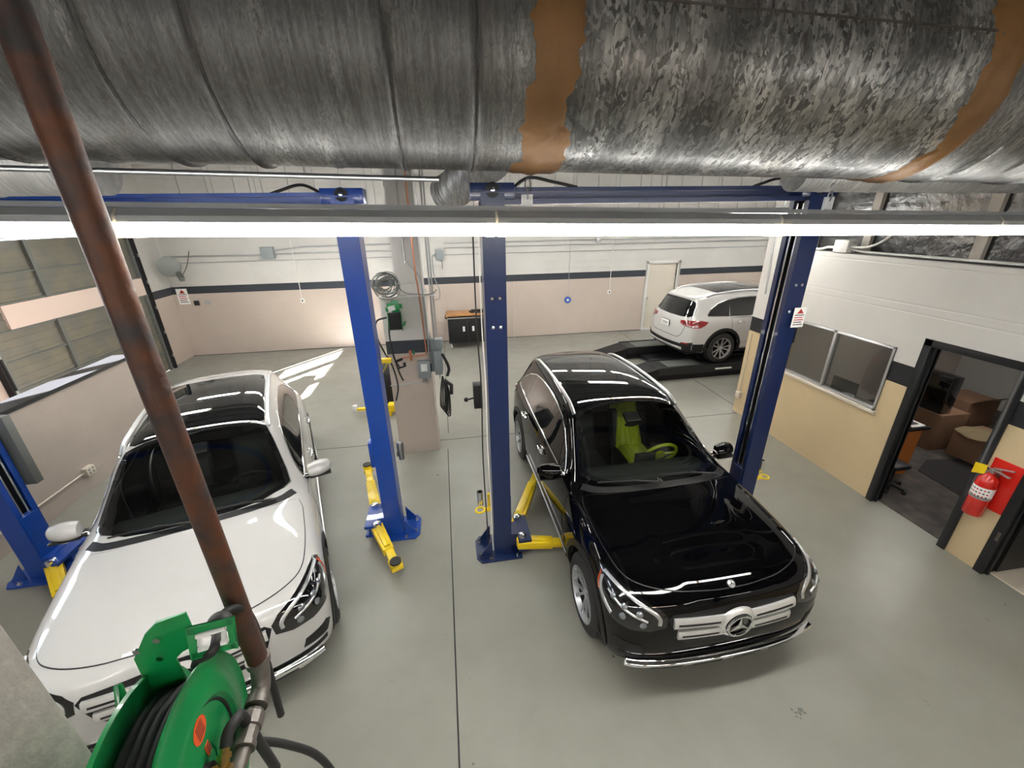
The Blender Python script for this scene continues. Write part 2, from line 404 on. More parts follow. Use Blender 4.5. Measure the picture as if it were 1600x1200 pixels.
def car_lattice():
    R = []
    def row(x, y, z):
        xs = x if isinstance(x, (list, tuple)) else [x]*12
        R.append(np.array([xs, y, z], float).T)
    zf = [.24,.28,.42,.62,.80,.90, .935,.965,.985,.995,1.003,1.006]
    row([2.19,2.29,2.33,2.345,2.335,2.28, 2.21,2.12,2.02,1.94,1.88,1.84], [0]*12, zf)
    row([2.18,2.28,2.32,2.335,2.325,2.27, 2.20,2.11,2.01,1.93,1.86,1.82], [.32]*6+[.30,.27,.22,.18,.09,0], zf)
    row([2.14,2.23,2.29,2.30,2.28,2.21, 2.10,2.02,1.94,1.88,1.82,1.78], [.66]*6+[.59,.51,.42,.34,.17,0], zf)
    row([2.03,2.12,2.18,2.20,2.18,2.11, 2.03,1.95,1.89,1.83,1.78,1.74], [.86,.89,.90,.90,.88,.83,.74,.64,.54,.44,.24,0], [.24,.28,.42,.62,.80,.895,.94,.972,.99,1.0,1.01,1.015])
    row([1.84,1.88,1.91,1.93,1.91,1.87, 1.83,1.80,1.77,1.74,1.71,1.69], [.88,.92,.935,.94,.925,.87,.80,.70,.60,.50,.27,0], [.24,.29,.43,.63,.82,.92,.965,.995,1.008,1.018,1.028,1.032])
    row(1.64, [.88,.93,.95,.955,.945,.89,.82,.72,.62,.52,.28,0], [.25,.31,.45,.65,.84,.945,.99,1.02,1.03,1.04,1.05,1.055])
    row(1.42, [.88,.935,.955,.96,.945,.90,.83,.73,.63,.53,.29,0], [.26,.32,.45,.66,.86,.96,1.01,1.04,1.05,1.06,1.07,1.075])
    row(1.12, [.85,.925,.945,.95,.94,.905,.84,.74,.64,.54,.30,0], [.24,.28,.43,.64,.85,.975,1.025,1.055,1.07,1.08,1.095,1.10])
    row(.86, [.82,.915,.935,.94,.935,.905,.855,.79,.71,.60,.33,0], [.22,.26,.42,.62,.84,.985,1.035,1.07,1.095,1.12,1.145,1.155])
    row(.58, [.81,.91,.93,.94,.935,.905,.865,.80,.735,.62,.34,0], [.21,.25,.41,.62,.83,.99,1.04,1.11,1.20,1.265,1.325,1.34])
    row(.32, [.81,.91,.93,.94,.935,.905,.865,.79,.695,.60,.33,0], [.21,.25,.41,.62,.83,.995,1.045,1.18,1.37,1.43,1.475,1.49])
    row(.08, [.81,.91,.93,.94,.935,.905,.865,.78,.66,.575,.32,0], [.21,.25,.41,.62,.83,1.0,1.05,1.25,1.51,1.565,1.60,1.61])
    row(-.20, [.81,.91,.93,.94,.94,.905,.865,.775,.65,.57,.31,0], [.21,.25,.41,.62,.83,1.0,1.05,1.28,1.545,1.60,1.63,1.635])
    row(-.60, [.81,.91,.935,.945,.945,.91,.865,.775,.65,.57,.31,0], [.21,.25,.41,.62,.84,1.01,1.06,1.29,1.555,1.61,1.64,1.645])
    row(-1.0, [.82,.92,.945,.95,.95,.915,.865,.77,.65,.57,.31,0], [.23,.27,.42,.63,.85,1.015,1.07,1.29,1.55,1.605,1.635,1.64])
    row(-1.42, [.87,.935,.955,.96,.955,.92,.865,.76,.645,.565,.30,0], [.26,.32,.45,.66,.86,1.02,1.08,1.28,1.525,1.58,1.61,1.615])
    row([-1.80]*8+[-1.78,-1.74,-1.72,-1.70], [.88,.925,.95,.955,.945,.91,.855,.75,.635,.555,.29,0], [.27,.32,.45,.66,.87,1.03,1.09,1.27,1.48,1.545,1.575,1.58])
    row([-2.07,-2.08,-2.08,-2.08,-2.07,-2.06,-2.04,-2.02,-1.98,-1.90,-1.86,-1.84], [.86,.91,.925,.925,.91,.88,.82,.73,.625,.54,.28,0], [.28,.32,.45,.66,.88,1.03,1.09,1.25,1.44,1.525,1.55,1.555])
    row([-2.22,-2.26,-2.28,-2.28,-2.25,-2.21,-2.17,-2.10,-2.03,-2.03,-1.95,-1.91], [.80,.84,.85,.85,.83,.79,.75,.67,.60,.52,.27,0], [.29,.33,.45,.66,.88,1.02,1.08,1.24,1.42,1.505,1.53,1.535])
    row([-2.29,-2.34,-2.37,-2.36,-2.33,-2.29,-2.24,-2.17,-2.08,-2.12,-2.02,-1.96], [.60]*6+[.56,.50,.45,.38,.20,0], [.30,.34,.45,.66,.88,1.02,1.08,1.24,1.41,1.49,1.515,1.525])
    row([-2.32,-2.38,-2.41,-2.40,-2.36,-2.33,-2.29,-2.21,-2.11,-2.16,-2.06,-2.00], [.30]*6+[.28,.25,.22,.19,.10,0], [.30,.34,.45,.66,.88,1.02,1.08,1.24,1.41,1.485,1.51,1.52])
    row([-2.32,-2.38,-2.42,-2.41,-2.37,-2.34,-2.30,-2.22,-2.12,-2.17,-2.08,-2.02], [0]*12, [.30,.34,.45,.66,.88,1.02,1.08,1.24,1.41,1.485,1.51,1.52])
    R = np.array(R); x = R[..., 0]; R[..., 0] = np.where(x > 1.7, 1.7+(x-1.7)*.80, x)
    return R           # (rows, 12, 3)

WB = 1.475; WR = 0.363
def in_poly(px, py, poly):
    inside = np.zeros(px.shape, bool); n = len(poly); j = n-1
    for i in range(n):
        xi, yi = poly[i]; xj, yj = poly[j]
        c = ((yi > py) != (yj > py)) & (px < (xj-xi)*(py-yi)/(yj-yi+1e-12)+xi)
        inside ^= c; j = i
    return inside

class Shell:
    def __init__(s):
        P = car_lattice(); mir = np.array([1, -1, 1.0])
        # along the rows (ghosts mirrored over y=0), then along j
        A = bspline_rows(P, 9, P[1]*mir, P[-2]*mir)               # (U,12,3)
        B = np.swapaxes(A, 0, 1)
        g0 = 2*B[0]-B[1]; g1 = B[-2]*mir
        C = bspline_rows(B, 8, g0, g1)                             # (V,U,3)
        V = np.swapaxes(C, 0, 1)                                   # (U,V,3)
        s.U, s.V = V.shape[:2]
        x, y, z = V[..., 0], V[..., 1], V[..., 2]
        # bonnet power creases and the crease above the sill
        yc = np.interp(x, [0.9, 2.15], [0.55, 0.33])
        ramp = np.clip((x-0.95)/0.3, 0, 1)*np.clip((2.2-x)/0.25, 0, 1)
        d = y-yc
        z += ramp*(z > 0.9)*0.011*(1/(1+np.exp(d/0.018)))
        dz = z-(0.43+0.02*(x/2)); m = (np.abs(x) < 0.95) & (y > 0.8)
        y -= m*0.016*np.exp(-(dz/0.05)**2)
        V = np.stack([x, y, z], -1)
        y0 = V[..., 1]; y0[np.abs(y0) < 2e-3] = 0
        full = np.concatenate([V, V[:, -2::-1]*mir], 1)            # both sides
        s.full = full; s.W = full.shape[1]
        U, W = s.U, s.W
        idx = np.arange(U*W).reshape(U, W)
        q = np.stack([idx[:-1, :-1], idx[1:, :-1], idx[1:, 1:], idx[:-1, 1:]], -1).reshape(-1, 4)
        vs = full.reshape(-1, 3)
        # smooth vertex normals
        tri = np.concatenate([q[:, [0, 1, 2]], q[:, [0, 2, 3]]])
        fn = np.cross(vs[tri[:, 1]]-vs[tri[:, 0]], vs[tri[:, 2]]-vs[tri[:, 0]])
        vn = np.zeros_like(vs)
        for k in range(3): np.add.at(vn, tri[:, k], fn)
        # weld normals at the nose and tail seams
        for u in (0, U-1):
            a = vn.reshape(U, W, 3)[u]; b = a[::-1]*mir
            avg = a+b if np.sign((a[W//4, 0]*b[W//4, 0])) > 0 else a-b
            vn.reshape(U, W, 3)[u] = avg
        vn /= np.linalg.norm(vn, axis=1, keepdims=True)+1e-12
        c = np.array([0, 0, 0.7])
        if ((vs[U*W//2]-c) @ vn[U*W//2]) < 0: vn = -vn; q = q[:, ::-1]
        s.vs, s.q, s.vn = vs, q, vn
        s.tri = np.concatenate([q[:, [0, 1, 2]], q[:, [0, 2, 3]]])
        s.bvh = BVHTree.FromPolygons([tuple(v) for v in vs], [tuple(int(i) for i in t) for t in s.tri])
    def hit(s, o, d):
        loc, n, i, dist = s.bvh.ray_cast(Vector(o), Vector(d))
        if loc is None: return None, None
        t = s.tri[i]; a, b, c = s.vs[t]; p = np.array(loc)
        v0, v1, v2 = b-a, c-a, p-a
        d00, d01, d11, d20, d21 = v0@v0, v0@v1, v1@v1, v2@v0, v2@v1
        den = d00*d11-d01*d01
        if abs(den) < 1e-14: return p, s.vn[t[0]]
        v = (d11*d20-d01*d21)/den; w_ = (d00*d21-d01*d20)/den
        nn = (1-v-w_)*s.vn[t[0]]+v*s.vn[t[1]]+w_*s.vn[t[2]]
        return p, nn/np.linalg.norm(nn)
    def cast(s, p, ez):
        """project point p on to the shell along ez (from outside)"""
        p = np.array(p, float); ez = np.array(ez, float); ez /= np.linalg.norm(ez)
        h, n = s.hit(p+ez*1.5, -ez)
        if h is None:
            loc, nn, i, dd = s.bvh.find_nearest(Vector(p)); h = np.array(loc); n = s.vn[s.tri[i][0]]
        return h, n

SH = Shell()

def raw_mesh(name, vs, fs, mats, parent, normals=None, mi=None):
    me = bpy.data.meshes.new(name)
    me.from_pydata([tuple(map(float, v)) for v in vs], [], [tuple(int(i) for i in f) for f in fs])
    for mt in (mats if isinstance(mats, (list, tuple)) else [mats]): me.materials.append(mt)
    if mi is not None: me.polygons.foreach_set('material_index', list(mi))
    for p in me.polygons: p.use_smooth = True
    if normals is not None:
        me.normals_split_custom_set_from_vertices([tuple(map(float, n)) for n in normals])
    o = bpy.data.objects.new(name, me); COL.objects.link(o)
    if parent is not None: o.parent = parent
    return o

def patch(name, pts, ez, mt, parent, off=0.003, thk=0.012, res=0.03, smooth_in=True):
    """solid skin panel: outline points (3-D, roughly on the shell) projected on to the shell along ez"""
    ez = np.array(ez, float); ez /= np.linalg.norm(ez)
    h = np.array([0, 0, 1.0]) if abs(ez[2]) < 0.9 else np.array([1.0, 0, 0])
    ex = np.cross(h, ez); ex /= np.linalg.norm(ex); ey = np.cross(ez, ex)
    P = np.array(pts, float); ol = np.stack([P@ex, P@ey], 1)
    # subdivide the outline
    O = []
    for i in range(len(ol)):
        a, b = ol[i], ol[(i+1) % len(ol)]; k = max(1, int(np.linalg.norm(b-a)/res))
        for j in range(k): O.append(a+(b-a)*j/k)
    O = np.array(O); nO = len(O)
    lo, hi = O.min(0), O.max(0)
    gx, gy = np.meshgrid(np.arange(lo[0]+res/2, hi[0], res), np.arange(lo[1]+res/2, hi[1], res))
    gx, gy = gx.ravel(), gy.ravel(); ins = in_poly(gx, gy, O)
    G = np.stack([gx[ins], gy[ins]], 1)
    if len(G):
        dd = np.sqrt(((G[:, None]-O[None])**2).sum(-1)).min(1); G = G[dd > res*0.45]
    allp = [Vector(p) for p in np.concatenate([O, G])] if len(G) else [Vector(p) for p in O]
    r = delaunay_2d_cdt(allp, [], [list(range(nO))], 1, 1e-6)
    v2, faces = r[0], r[2]
    vs, ns = [], []
    cz = 1.5
    for v in v2:
        p = ex*v[0]+ey*v[1]
        hpt, n = SH.hit(p+ez*4, -ez)
        if hpt is None:
            hpt, n = SH.cast(p+ez*1.0, ez)
        vs.append(hpt+n*off); ns.append(n)
    vs = np.array(vs); ns = np.array(ns); n0 = len(vs)
    # boundary skirt
    cnt = {}
    for f in faces:
        for i in range(len(f)):
            a, b = f[i], f[(i+1) % len(f)]; cnt[(a, b)] = 1
    bd = [(a, b) for (a, b) in cnt if (b, a) not in cnt]
    V = list(vs); Nn = list(ns); F = [tuple(f) for f in faces]
    for a, b in bd:
        e = vs[b]-vs[a]; sn = np.cross(e, ns[a]); sn /= np.linalg.norm(sn)+1e-9
        k = len(V); V += [vs[a], vs[b], vs[b]-ns[b]*thk, vs[a]-ns[a]*thk]; Nn += [sn]*4; F.append((k+3, k+2, k+1, k))
    return raw_mesh(name, V, F, mt, parent, Nn)

def resample(pts, step):
    P = np.array(pts, float); out = [P[0]]
    for a, b in zip(P[:-1], P[1:]):
        k = max(1, int(np.linalg.norm(b-a)/step))
        for j in range(1, k+1): out.append(a+(b-a)*j/k)
    return np.array(out)

def strip(name, path, ez, mt, parent, width=0.02, off=0.004, thk=0.006, step=0.04, closed=False, smooth_k=0, build=True, mb=None, curve=0.0):
    """ribbon moulding laid on the shell along a path"""
    if smooth_k: path = [tuple(p) for p in smooth_path(path, smooth_k)]
    if closed: path = list(path)+[path[0]]
    Q = resample(path, step)
    H = []; Nn = []
    for p in Q:
        h, n = SH.cast(p+np.array(ez)/np.linalg.norm(ez)*1.0, ez); H.append(h); Nn.append(n)
    H = np.array(H); Nn = np.array(Nn); K = len(H)
    mb = mb or MB(); vs = []
    for i in range(K):
        t = H[min(i+1, K-1)]-H[max(i-1, 0)]
        if closed and i in (0, K-1): t = H[1]-H[K-2]
        t = t/(np.linalg.norm(t)+1e-9); b = np.cross(t, Nn[i]); b /= np.linalg.norm(b)+1e-9
        wd = width[i*len(width)//K] if isinstance(width, (list, tuple)) else width
        c = H[i]+Nn[i]*off
        vs += [c-b*wd/2-Nn[i]*thk, c-b*wd/2+0*Nn[i], c-b*wd/4+Nn[i]*curve, c+b*wd/4+Nn[i]*curve, c+b*wd/2+0*Nn[i], c+b*wd/2-Nn[i]*thk]
    fs = []
    for i in range(K-1):
        for k in range(6): fs.append((i*6+k, i*6+(k+1) % 6, (i+1)*6+(k+1) % 6, (i+1)*6+k))
    fs.append(tuple(range(6))); fs.append(tuple((K-1)*6+5-k for k in range(6)))
    mb.add(vs, fs)
    return mb.build(name, mt, parent, smooth=50) if build else mb

def wheel(parent, x, y, side, steer=0.0):
    t = bpy.data.objects.new('wheel', None)
    # wheel is a part mesh: hub carrier, with tyre and rim as sub-parts
    hb = MB(); hb.lathe([(-0.10, 0.12), (0.02, 0.14), (0.03, 0.05)], (0, 0, 0), (0, side, 0), 24)
    hb.lathe([(-0.16, 0.235), (-0.02, 0.238), (-0.02, 0.05)], (0, 0, 0), (0, side, 0), 36)
    o = hb.build('wheel', M_['plastic'], parent); o.location = (x, y, WR); o.rotation_euler = (0, 0, steer)
    tb = MB(); W = 0.118
    prof = [(-W, 0.245), (-W-.004, 0.27), (-W, 0.32), (-W+.02, 0.352), (-.07, 0.361), (-.052, 0.363), (-.050, 0.355), (-.042, 0.355), (-.040, 0.363),
            (-.006, 0.3635), (-.004, 0.355), (.004, 0.355), (.006, 0.3635), (.04, 0.363), (.042, 0.355), (.05, 0.355), (.052, 0.363), (.07, 0.361), (W-.02, 0.352), (W, 0.32), (W+.004, 0.27), (W, 0.245), (W-.03, 0.235), (-W+.03, 0.235), (-W, 0.245)]
    tb.lathe(prof, (0, 0, 0), (0, side, 0), 48, cap=False); tb.build('tire', M_['rubber'], o, smooth=35)
    rb = MB()
    rb.lathe([(W-.045, 0.222), (W-.01, 0.236), (W+.004, 0.243), (W+.004, 0.249), (W-.02, 0.247), (W-.02, 0.236)], (0, 0, 0), (0, side, 0), 48, cap=False)
    rb.lathe([(W-.075, 0.055), (W-.045, 0.052), (W-.035, 0.04), (W-.035, 0.001)], (0, 0, 0), (0, side, 0), 20)
    for k in range(5):
        for dd in (-1, 1):
            a0 = 2*PI*k/5+dd*0.13; a1 = 2*PI*k/5+dd*0.27
            p0 = Vector((math.cos(a0)*0.04, side*(W-.05), math.sin(a0)*0.04)); p1 = Vector((math.cos(a1)*0.236, side*(W-.012), math.sin(a1)*0.236))
            rb.bar(p0, p1, 0.024, 0.02, up=(0, side, 0), w1=0.027, h1=0.014)
    rb.build('rim', M_['rimsilver'], o, smooth=40, bevel=0)
    return o

def side_pts(l, s): return [(p[0], s*p[1] if len(p) == 3 else s*0.9, p[-1]) for p in l]

def build_car(name, paintm, label, cat='car', yellow=False, rear_detail=True, arch_trim=True):
    root = empty(name, (0, 0, 0), 0, label, cat)
    U, W = SH.U, SH.W
    vs = SH.vs.copy(); q = SH.q
    cen = vs[q].mean(1)
    WSO = [(1.00, 0), (.985, .30), (.93, .52), (.82, .70), (.74, .755), (.60, .735), (.42, .69), (.24, .64), (.12, .60), (.085, .45), (.065, .2), (.06, 0)]
    ws = WSO+[(x, -y) for x, y in WSO[-2:0:-1]]
    cx_, cy_ = 0.5, 0
    shr = [((x-cx_)*0.965+cx_, y*0.965) for x, y in ws]
    kill = in_poly(cen[:, 0], cen[:, 1], shr) & (cen[:, 2] > 0.9)
    for wx in (WB, -WB):
        r = np.hypot(vs[:, 0]-wx, vs[:, 2]-WR)
        low = (np.abs(vs[:, 1]) > 0.6) & (vs[:, 2] < 1.0)
        RA = 0.43
        near = low & (r > RA-0.02) & (r < RA+0.02)
        fr = np.hypot(cen[:, 0]-wx, cen[:, 2]-WR)
        kill |= (fr < RA) & (np.abs(cen[:, 1]) > 0.6) & (cen[:, 2] < 1.0)
    qq = q[~kill]
    raw_mesh('body', vs, qq, paintm, root, SH.vn)
    # underbody and wheel wells
    ub = MB(); ub.box((-2.2, -.70, .20), (2.05, .70, .34)); ub.box((-1.9, -.78, .22), (-1.0, .78, .3)); ub.box((-.97, -.80, .2), (.97, .80, .34))
    for wx in (WB, -WB):
        for s in (-1, 1):
            ub.lathe([(0.0, .445), (0.27, .455)], (wx, s*.62, WR), (0, s, 0), 40, a0=-.2, a1=PI+.2, cap=False)
            ub.lathe([(0, .46), (0.002, .46)], (wx, s*.615, WR), (0, s, 0), 32)
    ub.build('underbody', M_['plastic'], root)
    # windscreen, its dark border, wipers
    wsp = [(x, y, 1.3) for x, y in ws]
    patch('windshield', wsp, (0, 0, 1), M_['wsglass'], root, off=0.001, thk=0.001, res=0.04)
    strip('windshield_border', [(((x-cx_)*0.965+cx_), y*0.955, 1.3) for x, y in ws], (0, 0, 1), M_['blackgloss'], root, 0.05, 0.003, 0.004, closed=True, step=0.03)
    cw = MB()
    strip('cowl', [(.86, -.77, 1.2), (.965, -.64, 1.2), (1.025, -.35, 1.2), (1.045, 0, 1.2), (1.025, .35, 1.2), (.965, .64, 1.2), (.86, .77, 1.2)], (0, 0, 1), M_['plastic'], root, 0.075, 0.002, 0.01, smooth_k=4)
    for y0, y1, x0, x1 in ((.62, .02, .965, .93), (-.02, -.62, 1.01, .90)):
        wp = MB(); A = []
        for t in np.linspace(0, 1, 12):
            h, n = SH.cast((x0+(x1-x0)*t, y0+(y1-y0)*t, 2), (0, 0, 1)); A.append(h+n*0.02)
        wp.tube(A, 0.007, 6); wp.tube([A[0]+np.array([.03, 0, .005]), A[5]+np.array([.005, 0, .012])], 0.009, 6)
        wp.build('wiper', M_['plastic'], root)
    # roof glass
    rf = [(.045, 0), (.05, .25), (.075, .52), (.03, .585), (-.5, .575), (-1.2, .56), (-1.50, .53), (-1.55, .42), (-1.565, 0)]
    rf = rf+[(x, -y) for x, y in rf[-2:0:-1]]
    ro = patch('roof_glass', [(x, y, 1.7) for x, y in rf], (0, 0, 1), M_['darkglass'], root, off=0.004, thk=0.012, res=0.05)
    strip('seam', [(-.62, -.52, 2), (-.63, 0, 2), (-.62, .52, 2)], (0, 0, 1), M_['plastic'], ro, 0.014, 0.006, 0.004)
    # bonnet
    bn = [(1.09, 0), (1.075, .35), (1.04, .60), (1.00, .72), (.985, .80), (1.10, .825), (1.45, .825), (1.70, .805), (1.88, .765), (1.99, .69), (2.08, .56), (2.15, .38), (2.19, .16), (2.195, 0)]
    bn = bn+[(x, -y) for x, y in bn[-2:0:-1]]
    bn = [(x if x < 1.7 else 1.7+(x-1.7)*.80, y) for x, y in bn]
    bn = [(p.x, p.y) for p in smooth_path([(x, y, 0) for x, y in bn[4:]], 4)] if False else bn[:5]+[(p.x, p.y) for p in smooth_path([(x, y, 0) for x, y in bn[5:-4]], 4)]+bn[-4:]
    hd = patch('hood', [(x, y, 1.1) for x, y in bn], (0, 0, 1), paintm, root, off=0.006, thk=0.02, res=0.03)
    strip('panel_gap', [(x, y, 1.5) for x, y in bn], (0, 0, 1), M_['black'], root, 0.016, 0.0015, 0.004, closed=True)
    # bonnet badge
    hb = MB(); h, n = SH.cast((2.075, 0, .94), (0.4, 0, 1)); ex_, ey_, a_ = frame_from(n)
    hb.lathe([(0.0, .030), (.010, .029), (.012, .026)], h+n*0.004, n, 24, 0)
    for k in range(3):
        th = PI/2+2*PI*k/3
        d_ = Vector(n).cross(Vector((0, 1, 0))).normalized()
        up_ = -d_ if d_.z < 0 else d_
        rt_ = Vector((0, 1, 0)); dv = up_*math.sin(th)+rt_*math.cos(th)
        hb.bar(Vector(h+n*0.017), Vector(h+n*0.017)+dv*0.022, 0.008, 0.003, 1, up=n, w1=0.002)
    hb.build('hood_badge', [M_['silver'], M_['ink']], root)
    for s in (-1, 1):
        ezs = (0, s*1.0, 0.15)
        dlo = [(.60, 1.035), (.52, 1.10), (.36, 1.225), (.16, 1.36), (-.02, 1.435), (-.30, 1.485), (-.70, 1.505), (-1.05, 1.495), (-1.35, 1.455), (-1.60, 1.375), (-1.80, 1.255), (-1.90, 1.145), (-1.88, 1.115), (-1.3, 1.085), (-.5, 1.06), (.2, 1.045)]
        P = [(x, s*.85, z) for x, z in dlo]
        # dark glazing split in panes
        panes = [[(.60, 1.035), (.52, 1.10), (.36, 1.225), (.16, 1.36), (-.02, 1.435), (-.30, 1.485), (-.30, 1.055), (.2, 1.045)],
                 [(-.36, 1.487), (-.70, 1.505), (-1.05, 1.495), (-1.22, 1.475), (-1.30, 1.085), (-.5, 1.06), (-.36, 1.057)],
                 [(-1.27, 1.466), (-1.35, 1.455), (-1.60, 1.375), (-1.80, 1.255), (-1.90, 1.145), (-1.88, 1.115), (-1.35, 1.087)]]
        strip('pillar_trim', [(-.33, s*.85, 1.05), (-.33, s*.85, 1.49)], ezs, M_['blackgloss'], root, 0.07, 0.003, 0.01)
        strip('pillar_trim', [(-1.30, s*.85, 1.08), (-1.245, s*.85, 1.475)], ezs, M_['blackgloss'], root, 0.06, 0.0025, 0.01)
        for pn in panes: patch('side_window', [(x, s*.85, z) for x, z in pn], ezs, M_['darkglass'], root, off=0.002, thk=0.006, res=0.04)
        strip('window_trim', P, ezs, M_['chrome'], root, 0.018, 0.007, 0.008, closed=True, curve=0.003)
        # doors
        arc = [(-WB+0.47*math.cos(a), WR+0.47*math.sin(a)) for a in np.linspace(1.15, 0.35, 6)]
        d1 = [(.84, .99), (.80, .62), (.83, .36), (-.33, .36), (-.345, .7), (-.33, 1.03), (.2, 1.018)]
        d2 = [(-.345, 1.03), (-.36, .7), (-.345, .36), (-.90, .36), (-.97, .42), (-.975, .50)]+arc[::-1]+[(-1.30, 1.055), (-.8, 1.045)]
        for dn in (d1, d2):
            dd = patch('door', [(x, s*.93, z) for x, z in dn], (0, s, 0), paintm, root, off=0.004, thk=0.012, res=0.03)
            strip('panel_gap', [(x, s*.93, z) for x, z in dn], (0, s, 0), M_['black'], dd, 0.013, 0.0012, 0.004, closed=True)
            hx = -0.14 if dn is d1 else -1.08
            h, n = SH.cast((hx, s*2, .925 if dn is d1 else .94), (0, s, 0)); h = Vector(h); n = Vector(n)
            hm = MB()
            pp = [h+Vector((.10, 0, 0))+n*.008, h+Vector((.085, 0, 0))+n*.035, h+Vector((0, 0, .004))+n*.042, h-Vector((.085, 0, 0))+n*.035, h-Vector((.10, 0, 0))+n*.008]
            hm.tube(smooth_path(pp, 4), 0.011, 8); hm.lathe([(0.001, .05), (.004, .045)], h, n, 16)
            hm.build('door_handle', M_['chrome'], dd)
        # sill and arch cladding
        arcf = lambda wx, r: [(wx+r*math.cos(a), s*.93, WR+r*math.sin(a)) for a in np.linspace(-.28, PI+.28, 30)]
        for wx in (WB, -WB):
            strip('wheel_arch_trim', arcf(wx, .452), (0, s, 0), M_['plastic'], root, 0.062, 0.010, 0.04)
        strip('sill_trim', [(-.98, s*.93, .29), (.98, s*.93, .29)], (0, s, 0), M_['plastic'], root, 0.10, 0.010, 0.02)
        strip('sill_strip', [(-.95, s*.93, .345), (.95, s*.93, .345)], (0, s, 0), M_['silver'], root, 0.012, 0.016, 0.01)
        # roof rail
        rr = MB(); A = []
        for t in np.linspace(0, 1, 30):
            xx = .12-1.92*t; yy = s*(.622-.03*t); h, n = SH.cast((xx, yy, 2.2), (0, 0, 1)); k = min(1, min(t, 1-t)*9); A.append(Vector(h)+Vector((0, 0, .004+.03*math.sin(k*PI/2))))
        rr.tube(A, 0.021, 8); rr.build('roof_rail', M_['silver'], root)
        # mirror: shell, lower black half, glass
        mm = MB(); mx, my, mz = .53, s*1.03, 1.09
        ring = []
        nr = 14; K = 9; vv = []; ff = []
        for i in range(K):
            t = i/(K-1)                       # along the width, inner -> outer
            yy = my+s*(-.115+.23*t)
            hh = .062+.016*math.sin(PI*min(1, t*1.15)); dp = .10*math.sin(PI*(0.28+.60*t)) + .012
            if i == K-1: hh *= .45; dp *= .5
            for k in range(nr):
                a = 2*PI*k/nr
                vv.append((mx+.02+dp*max(-0.35, math.cos(a))-.02*t*1.5, yy, mz+hh*math.sin(a)))
        for i in range(K-1):
            for k in range(nr): ff.append((i*nr+k, i*nr+(k+1) % nr, (i+1)*nr+(k+1) % nr, (i+1)*nr+k))
        ff.append(tuple(range(nr))); ff.append(tuple((K-1)*nr+k for k in range(nr)))
        mm.add(vv, ff); mo = mm.build('mirror', paintm, root, smooth=60)
        mm = MB(); mm.bar((mx-.016, my-s*.10, mz), (mx-.016, my+s*.095, mz), .012, .105, up=(0, 0, 1)); mm.build('mirror_glass', M_['chrome'], mo, bevel=.003)
        mm = MB(); mm.bar((mx+.02, my-s*.09, mz-.055), (mx+.01, s*.84, mz-.075), .09, .035, up=(0, 0, 1)); mm.bar((mx+.03, my-s*.11, mz-.068), (mx+.03, my+s*.10, mz-.062), .11, .02, up=(0, 0, 1)); mm.build('mirror_arm', M_['blackgloss'], mo, bevel=.006)
        # headlight
        hl = [(2.19, .47, .70), (2.17, .455, .78), (2.12, .50, .83), (2.02, .66, .895), (1.86, .80, .945), (1.74, .86, .955), (1.72, .90, .93), (1.80, .93, .83), (1.90, .91, .74), (2.02, .86, .69), (2.12, .72, .665), (2.17, .58, .665)]
        ezh = (.72, s*.62, .32)
        hl = [(x if x < 1.7 else 1.7+(x-1.7)*.80, s*y*1.03, z) for x, y, z in hl]
        ho = patch('headlight', hl, ezh, M_['blackgloss'], root, off=0.003, thk=0.015, res=0.025)
        def hs(nm, pts, mt, wd, off=.008): return strip(nm, [(x if x < 1.7 else 1.7+(x-1.7)*.80, s*y*1.03, z) for x, y, z in pts], ezh, mt, ho, wd, off, .006, step=.02, smooth_k=4, curve=0.004)
        hs('light_strip', [(2.145, .50, .715), (2.14, .505, .765), (2.10, .55, .81), (2.0, .68, .868), (1.86, .81, .915), (1.77, .86, .93)], M_['silver'], .028)
        hs('light_strip', [(1.79, .885, .90), (1.83, .905, .83), (1.91, .89, .765), (2.0, .85, .72)], M_['silver'], .028)
        hs('light_strip', [(2.11, .58, .735), (2.0, .73, .79), (1.87, .84, .85)], M_['silver'], .018)
        hs('turn_signal', [(1.755, .885, .925), (1.79, .918, .85), (1.84, .925, .80)], M_['amber'], .012, .006)
        for px, py, pz in ((2.05, .62, .775), (1.98, .72, .80), (1.91, .80, .83), (2.09, .60, .70), (2.0, .73, .735)):
            h, n = SH.cast((1.7+(px-1.7)*.80, s*py*1.03, pz), ezh); lm = MB(); lm.lathe([(0, .026), (.004, .026), (.006, .02), (.010, .012), (.011, .001)], h+n*.004, n, 16); lm.build('projector_lens', M_['lensdark'], ho)
        # front corner vent
        patch('air_vent', [(2.11, s*.66, .47), (2.12, s*.70, .55), (2.03, s*.86, .575), (1.98, s*.88, .53), (2.04, s*.86, .46)], (.75, s*.66, 0), M_['plastic'], root, off=.004, thk=.01, res=.03)
        # tail light
        tl = [(-2.29, .46, .93), (-2.28, .46, .99), (-2.22, .72, 1.015), (-2.05, .86, 1.03), (-1.93, .93, 1.00), (-1.99, .93, .93), (-2.10, .91, .87), (-2.22, .80, .865), (-2.28, .60, .885)]
        strip('side_cladding', [(-2.2, s*.86, .40), (-2.08, s*.93, .40), (-1.96, s*.95, .40)], (0, s, 0), M_['plastic'], root, .20, .008, .02)
        tlo = patch('taillight', [(x, s*y, z) for x, y, z in tl], (-.75, s*.66, 0), M_['tailred'], root, off=.006, thk=.015, res=.03)
        strip('light_bar', [(-2.28, s*.54, .95), (-2.20, s*.75, .965), (-2.07, s*.88, .97)], (-.75, s*.66, 0), M_['taildark'], tlo, .018, .01, .006)
        strip('light_bar', [(-2.27, s*.60, .90), (-2.20, s*.78, .895), (-2.12, s*.88, .90)], (-.75, s*.66, 0), M_['chrome'], tlo, .014, .01, .006)
